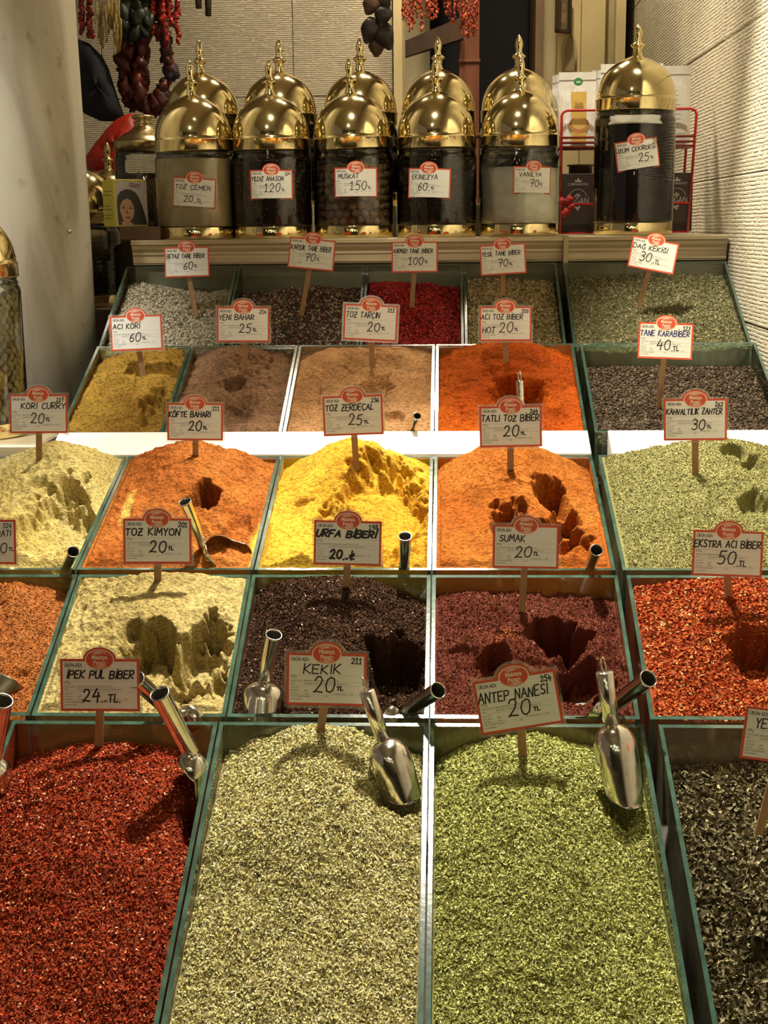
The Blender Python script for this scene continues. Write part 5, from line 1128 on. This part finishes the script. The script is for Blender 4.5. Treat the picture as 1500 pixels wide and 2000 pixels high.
# dark blue cloth bag and red cloth
def drape(name, label, outline_px, Y, depth, color, seed, rough=.8):
    pts = [P(x, y, Y) for x, y in outline_px]; c = sum(pts)/len(pts); n = len(pts); rings = 9; V = []; rs = random.Random(seed)
    for sgn in (-1, 1):
        for i in range(rings+1):
            t = i/rings
            for k, p_ in enumerate(pts):
                q = c+(p_-c)*(1-t)
                bulge = depth*sqrt(max(0, 1-(1-t)**2))*(1+.22*sin(k*2.3+i*.5+seed)); V.append((q[0]-c[0], sgn*bulge*(1 if sgn < 0 else .5), q[2]-c[2]))
    F = []
    for s_ in range(2):
        o_ = s_*(rings+1)*n
        for i in range(rings):
            for k in range(n):
                f = (o_+i*n+k, o_+i*n+(k+1) % n, o_+(i+1)*n+(k+1) % n, o_+(i+1)*n+k); F.append(f if s_ else f[::-1])
    b = MB(); b.add(V, F, 0, True); o = b.build(name, [simple(name+'_fabric', color, rough, 0, .2, 25, .4, 30, .006)], None, c); tag(o, label, 'cloth'); return o
drape('dark_cloth', 'dark blue-black cloth bundle hanging behind the marble column', [(150,75),(175,85),(200,110),(213,135),(222,165),(233,200),(243,226),(225,238),(195,236),(165,222),(150,200)], 4.27, .05, (.010,.012,.022), 3)
drape('red_cloth', 'bright red cloth bundle behind the small brass jars', [(166,345),(168,305),(185,280),(205,255),(228,232),(250,222),(262,222),(268,242),(280,244),(276,262),(262,275),(246,290),(242,310),(240,345),(205,350)], 4.22, .045, (.50,.028,.012), 5, .45)
# eggplant shells
eg = empty('eggplant_string', P(738, 0, 4.1)); tag(eg, 'hanging string of big hollow dried eggplants beside the cream pier', 'dried eggplants')
M_EG = simple('dried_eggplant', (.028,.020,.017), .38, 0, .4, 30, .5, 60, .004); M_EG2 = simple('eggplant_brown', (.085,.045,.025), .5, 0, .4, 30, .5, 60, .004)
for (x, y, rx, rz, rot, mm) in ((722,-12,17,20,.2,0),(748,2,18,20,-.3,0),(724,12,16,17,.5,1),(748,32,16,17,.3,0),(722,60,17,24,.35,0),(752,72,19,25,-.4,0),(736,92,16,18,.1,1)):
    c = P(x, y, 4.1+random.uniform(-.02, .02))-P(738, 0, 4.1); s = 4.1/FPX; b = MB(); Rm = Matrix.Rotation(rot, 3, 'Y')
    seg, rg = 14, 8; V = []
    for i in range(rg+1):
        t = i/rg; rad = sin(pi*(.12+.80*t)**.8)
        for j in range(seg):
            a = 2*pi*j/seg; k_ = 1+.10*sin(3*a+i)+random.uniform(-.05, .05); v = Rm @ Vector((rx*s*rad*cos(a)*k_, rx*s*.7*rad*sin(a)*k_, rz*s*(1-2*t))); V.append((c[0]+v.x, c[1]+v.y, c[2]+v.z))
    b.add(V, [(i*seg+j, (i+1)*seg+j, (i+1)*seg+(j+1) % seg, i*seg+(j+1) % seg) for i in range(rg) for j in range(seg)]+[tuple(range(seg-1, -1, -1)), tuple(rg*seg+j for j in range(seg))], 0, True)
    b.build('eggplant_shell', [M_EG if mm == 0 else M_EG2], eg)
b = MB(); b.tube([(.0, .03, .25), (0, .03, .0), (0, .03, -.10)], .001, 5); b.build('cord', [M_STICK], eg)
for x, y, lab in ((388, 17, 'short dark dried pod hanging at the top, left of a pair'), (407, 32, 'short dark dried pod hanging at the top, right of a pair')):
    p0, p1 = P(x-1, -50, 4.3), P(x, y, 4.3); b = MB(); b.tube([p0, (p0+p1)/2, p1-(p1-p0)*.02, p1], [.009, .0105, .0095, .007], 9); tag(b.build('dried_pod', [M_EG]), lab, 'dried pod')

# ================================================================== STEEL SCOOPS
M_TUBEIN = simple('shaded_tube_inside', (.10, .09, .07), .6, .6)  # steel darkened in colour to stand for the shade inside the tubes
def scoop(T, Bp, rad, label, axis, open_dir, Lb=.095, Rb=.028, ring=False, closed=False, mat=None, taper=.9, flare=1.0, close=.33):
    """T top and Bp bottom of the hollow handle (world); bowl runs from Bp along axis, open towards open_dir"""
    T, Bp = Vector(T), Vector(Bp); r = empty('metal_scoop', Bp); tag(r, label, 'scoop', 'steel scoops standing in the spices'); mt = mat or M_STEEL
    h = T-Bp; n = 8; b = MB(); t_ = h.normalized(); a = t_.orthogonal().normalized()
    if closed: b.tube([h*0, h*.5, h*.985, h], [rad*.86, rad*.95, rad, rad*.9], 24)
    else:
        pts = [h*0, h*.5, h*.97, h, h, h*.97, h*.15]; rr = [rad*.84, rad*.92, rad, rad*1.03, rad*.93, rad*.91, rad*.76]
        q = t_.cross(a); V = []; seg = 26
        for p_, r1 in zip(pts, rr):
            for k in range(seg):
                an = 2*pi*k/seg; V.append(tuple(p_+(a*cos(an)+q*sin(an))*r1))
        qf = [(i*seg+k, i*seg+(k+1) % seg, (i+1)*seg+(k+1) % seg, (i+1)*seg+k) for i in range(len(pts)-1) for k in range(seg)]
        b.add(V, qf[:5*seg], 0, True); b.add(V, qf[5*seg:]+[tuple((len(pts)-1)*seg+k for k in range(seg))], 1, True)
        # rolled lip and the seam of the folded sheet
    b.build('handle', [mt, M_TUBEIN], r)
    if ring:
        b = MB(); c = h+t_*.008; q = (t_.cross(Vector((0, 1, 0)))).normalized() if abs(t_.y) < .95 else Vector((1, 0, 0)); side = (q*.35+Vector((0, 1, 0))*.9).normalized()
        b.tube([c+t_*(.0105*cos(an))+side*(.0062*sin(an)) for an in np.linspace(0, 2*pi, 18, endpoint=False)], .0011, 6, closed=True); b.build('hanging_ring', [mt], r)
    # bowl
    ax = Vector(axis).normalized(); op = Vector(open_dir); op = (op-ax*op.dot(ax)).normalized(); sd = ax.cross(op)
    na, ns = 22, 24; th = .0009; V = []
    for layer in (0, 1):
        for i in range(na+1):
            t = i/na; x = Lb*t
            k = min(1, t/close); R = Rb*sqrt(max(0, 1-(1-k)**2.2))*(1-(1-taper)*max(0, t-.5)*2)*flare; R = max(R, .0008)-th*layer
            ang = pi*(1-.50*min(1, max(0, (t-.06)/.40))**.8)            # half opening of the shell
            if t > .78: ang *= 1-.75*((t-.78)/.22)**1.6
            for j in range(ns+1):
                an = ang*(2*j/ns-1); V.append(tuple(ax*x+(-op*cos(an)+sd*sin(an))*R))
    F = []; m = ns+1; o_ = (na+1)*m
    for i in range(na):
        for j in range(ns): F.append((i*m+j, (i+1)*m+j, (i+1)*m+j+1, i*m+j+1)); F.append((o_+i*m+j, o_+i*m+j+1, o_+(i+1)*m+j+1, o_+(i+1)*m+j))
        for j in (0, ns): F.append((i*m+j, (i+1)*m+j, o_+(i+1)*m+j, o_+i*m+j))
    for j in range(ns): F.append((na*m+j, na*m+j+1, o_+na*m+j+1, o_+na*m+j))
    b = MB(); b.add(V, F, 0, True); b.build('bowl', [mt], r)
    return r
def PV(x, y, Y): return Vector(P(x, y, Y))
# row 1
scoop(PV(716, 1349, 1.665), PV(748, 1443, 1.66), .0105, 'steel scoop with a hanging ring standing in the pale green thyme', PV(792, 1560, 1.645)-PV(748, 1432, 1.66), (-.55, .85, -.1), Lb=.085, Rb=.027, ring=True, closed=True)
scoop(PV(1180, 1312, 1.655), PV(1194, 1412, 1.65), .0112, 'steel scoop with a hanging ring standing in the bright green mint', PV(1222, 1570, 1.63)-PV(1195, 1400, 1.65), (-.50, .85, -.1), Lb=.105, Rb=.0275, ring=True, closed=True)
scoop(PV(311, 1354, 1.615), PV(372, 1468, 1.66), .0125, 'steel scoop with an open tube handle leaning in the dark red flakes', PV(375, 1560, 1.66)-PV(372, 1450, 1.665), (-.9, -.35, .15), Lb=.075, Rb=.022)
scoop(PV(4, 1368, 1.625), PV(-14, 1480, 1.66), .0135, 'steel scoop with an open tube handle cut by the left edge of the frame', (-.1, .1, -1), (-.6, -.5, .2), Lb=.07, Rb=.024)
# row 2
scoop(PV(265, 1327, 1.71), PV(348, 1402, 1.775), .0120, 'steel scoop leaning from the beige powder across its card', PV(450, 1385, 1.85)-PV(345, 1400, 1.80), (-.2, -.2, 1), Lb=.075, Rb=.026)
scoop(PV(535, 1239, 1.79), PV(517, 1328, 1.82), .0112, 'round-backed steel scoop standing upside down in the black flakes', PV(512, 1410, 1.80)-PV(518, 1318, 1.82), (.05, 1, -.1), Lb=.060, Rb=.0305, taper=1.0, close=.42)
scoop(PV(856, 1348, 1.725), PV(792, 1390, 1.785), .0112, 'steel scoop tube poking right out of the black flakes over the divider', PV(700, 1440, 1.86)-PV(795, 1398, 1.83), (.1, -.1, 1), Lb=.07, Rb=.024)
scoop(PV(1267, 1325, 1.715), PV(1192, 1382, 1.785), .0118, 'steel scoop lying from the dark red sumac over the right divider', PV(1090, 1392, 1.80)-PV(1200, 1384, 1.79), (.1, -.1, 1), Lb=.07, Rb=.022)
scoop(PV(-60, 1425, 1.81), PV(-30, 1386, 1.82), .0110, 'dark steel scoop blade standing up at the left edge behind the divider', PV(26, 1326, 1.84)-PV(-30, 1386, 1.82), (-.3, 1, .4), Lb=.06, Rb=.030, mat=simple('tarnished_steel', (.32, .29, .22), .35, 1.0, .3, 50))
# row 3
scoop(PV(361, 979, 2.065), PV(398, 1072, 2.105), .0098, 'steel scoop with a long tube handle lying open in the orange-brown powder', PV(478, 1092, 2.095)-PV(398, 1074, 2.105), (-.05, -.75, .75), Lb=.078, Rb=.027, close=.25)
scoop(PV(143, 1077, 2.025), PV(126, 1114, 2.085), .0090, 'short steel scoop tube at the front of the pale yellow powder', (-.25, .2, -.75), (0, 0.4, 1), Lb=.05, Rb=.02)
scoop(PV(791, 1047, 2.045), PV(789, 1120, 2.085), .0100, 'upright steel scoop tube in the yellow turmeric', (0, .25, -.8), (0, 1, .3), Lb=.045, Rb=.02)
scoop(PV(1165, 1074, 2.025), PV(1150, 1114, 2.085), .0095, 'short steel scoop tube at the front right of the orange sweet pepper', (-.25, .2, -.75), (0, .4, 1), Lb=.045, Rb=.02)
# row 4
scoop(PV(815, 812, 2.515), PV(800, 846, 2.57), .0072, 'small steel scoop tube at the front of the tan cinnamon powder', PV(770, 845, 2.60)-PV(800, 842, 2.575), (0, -.2, 1), Lb=.05, Rb=.018)
scoop(PV(1015, 744, 2.60), PV(1018, 812, 2.59), .0078, 'upright steel scoop tube with a ring in the bright orange powder', (0, .15, -.9), (0, 1, .2), Lb=.05, Rb=.018, ring=True)
# dark scoop in the tea
scoop(PV(1560, 1840, 1.43), PV(1512, 1862, 1.43), .011, 'dark scoop half buried in the tea leaves at the right edge', PV(1462, 1885, 1.42)-PV(1512, 1862, 1.43), (0, -.3, 1), Lb=.055, Rb=.027, mat=simple('black_scoop', (.03, .028, .024), .4))

# ================================================================== PRICE CARDS
L_ = 't'
def pc(x, y, w, Y, roll, text, price, num, lab, stick, **st): 
    sl = st.pop('sleeve', True); ln = st.pop('lean', 8); tn = st.pop('turn', 0); price_card(x, y, w, Y, roll, text, price, num, lab, stick, st, sl, ln, tn)
pc(366, 541, 88, 3.02, 1, 'BEYAZ TANE BİBER', ('60', L_), '', 'card BEYAZ TANE BİBER 60 TL standing in the white peppercorns', (378, 592, 3.00), px=-8, nx=5, nw=84, nh=9, sleeve=False)
pc(606, 526, 90, 3.00, -6, 'KARIŞIK TANE BİBER', ('70', L_), '', 'card KARIŞIK TANE BİBER 70 TL tilted in the mixed peppercorns', (593, 590, 3.0), px=-14, nx=4, nw=87, nh=10, ny=40, sleeve=False)
pc(810, 532, 90, 3.02, 0, 'KIRMIZI TANE BİBER', ('100', L_), '', 'card KIRMIZI TANE BİBER 100 TL in the pink peppercorns', (806, 574, 3.03), px=-14, nx=5, nw=84, nh=9, sleeve=False)
pc(984, 536, 89, 3.00, 3, 'YEŞİL TANE BİBER', ('70', L_), '', 'card YEŞİL TANE BİBER 70 TL in the green peppercorns', (982, 552, 3.02), px=-12, nx=4, nw=84, nh=9, sleeve=False)
pc(1270, 528, 91, 2.98, -11, 'DAĞ KEKİĞİ', ('30', '.-TL'), '', 'tilted card DAĞ KEKİĞİ 30 TL in the mountain thyme', (1255, 575, 3.0), px=-28, nx=4, nw=74, nh=10, ph=19, sh=8, sleeve=False)
pc(268, 684, 102, 2.73, 2, 'ACI KÖRİ', ('60', L_), '', 'card ACI KÖRİ 60 TL over the mustard-brown powder', (276, 712), px=-14, nx=5, nw=52, ph=17)
pc(475, 668, 103, 2.74, -.5, 'YENİ BAHAR', ('25', L_), '214', 'card YENİ BAHAR 25 TL over the grey-brown allspice', (478, 705), px=-8, nx=4, nw=66, ph=17)
pc(722, 665, 105, 2.74, -3, 'TOZ TARÇIN', ('20', L_), '212', 'card TOZ TARÇIN 20 TL over the tan cinnamon', (727, 700), px=-6, nx=4, nw=62, ph=17)
pc(987, 666, 101, 2.74, 0, 'ACI TOZ BİBER', ('20', L_), '203', 'card ACI TOZ BİBER HOT 20 TL over the bright orange powder', (988, 700), px=-12, nx=3, nw=80, ph=19, extra=('HOT', -44, 16, 11))
pc(1298, 701, 106, 2.62, -2.5, 'TANE KARABİBER', ('40', '.TL'), '123', 'blue-lettered card TANE KARABİBER 40 TL in the black peppercorns', (1290, 772, 2.66), px=-16, nx=3, nw=90, ph=18, m=1, sh=9, sleeve=False)
pc(76, 846, 114, 2.32, 0, 'KÖRİ CURRY', ('20', L_), '227', 'card KÖRİ CURRY 20 TL in the pale yellow powder', (76, 880), px=-14, nx=20, nw=76, ph=17)
pc(381, 860, 109, 2.33, -.5, 'KÖFTE BAHARI', ('20', L_), '211', 'card KÖFTE BAHARI 20 TL in the orange-brown powder', (382, 890), px=-12, nx=3, nw=74, ph=17, th=1.5)
pc(691, 850, 117, 2.30, 2, 'TOZ ZERDEÇAL', ('25', L_), '236', 'card TOZ ZERDEÇAL 25 TL on top of the yellow turmeric', (694, 885), px=-8, nx=4, nw=80, ph=17, th=1.3)
pc(998, 873, 121, 2.28, 1, 'TATLI TOZ BİBER', ('20', L_), '264', 'card TATLI TOZ BİBER 20 TL on the orange sweet pepper', (997, 905), px=-12, nx=3, nw=92, ph=18, th=1.35)
pc(1358, 860, 122, 2.28, .5, 'KAHVALTILIK ZAHTER', ('30', L_), '262', 'card KAHVALTILIK ZAHTER 30 TL on the grey-green herb mix', (1358, 900), px=-6, nx=4, nw=88, ph=16, nh=9)
pc(-33, 1102, 132, 1.995, 0, 'BAHARATI', ('20', L_), '524', 'card at the left edge of which only RATI and 524 show', (-33, 1140), nx=46, nw=46, px=14, nh=9, th=1.0)
pc(308, 1101, 134, 1.99, 0, 'TOZ KİMYON', ('20', L_), '201', 'card TOZ KİMYON 20 TL on the beige powder behind the long scoop', (308, 1140), px=-12, nx=3, nw=80, ph=18, th=1.4)
pc(678, 1104, 132, 1.99, -1.5, 'URFA BİBERİ', ('20', '.-l'), '198', 'card URFA BİBERİ 20 TL in heavy black letters on the black flakes', (677, 1145), px=-26, nx=3, nw=88, ph=13, th=2.2, py=10, sl=.3, sh=12)
pc(1026, 1110, 128, 1.97, -1, 'SUMAK', ('20', L_), '', 'card SUMAK 20 TL on a long stick in the dark red sumac', (1018, 1212, 1.97), px=-16, nx=10, nw=38, ph=18, ny=41)
pc(1419, 1126, 136, 1.97, -2, 'EKSTRA ACI BİBER', ('50', '.TL'), '', 'card EKSTRA ACI BİBER 50 TL in the coarse red-orange flakes', (1423, 1165, 1.99), px=-14, nx=2, nw=94, ph=19, sh=8, th=1.3, sleeve=False)
pc(196, 1389, 156, 1.70, 0, 'İPEK PUL BİBER', ('24', '.-TL.'), '', 'shaded card İPEK PUL BİBER 24 TL in the dark red flakes', (193, 1445, 1.68), px=-22, nx=8, nw=84, ph=16, py=13, sh=10, th=1.4, sl=.2)
pc(637, 1378, 156, 1.69, -1, 'KEKİK', ('20', L_), '211', 'card KEKİK 20 TL in the pale green thyme', (627, 1420), px=-16, nx=21, nw=46, ph=19, nh=12, ny=40)
pc(1021, 1424, 162, 1.66, 10, 'ANTEP NANESİ', ('20', L_), '254', 'card ANTEP NANESİ 20 TL tilted in the bright green mint', (1021, 1470), px=-14, nx=3, nw=84, ph=20, nh=12, ny=38)
pc(1523, 1490, 158, 1.55, -7, 'YEŞİL ÇAY', ('30', L_), '', 'card beginning YE at the right edge over the tea leaves', (1492, 1592, 1.57), px=-10, nx=14, nw=60, ph=18, nh=12, ny=40, sleeve=False)
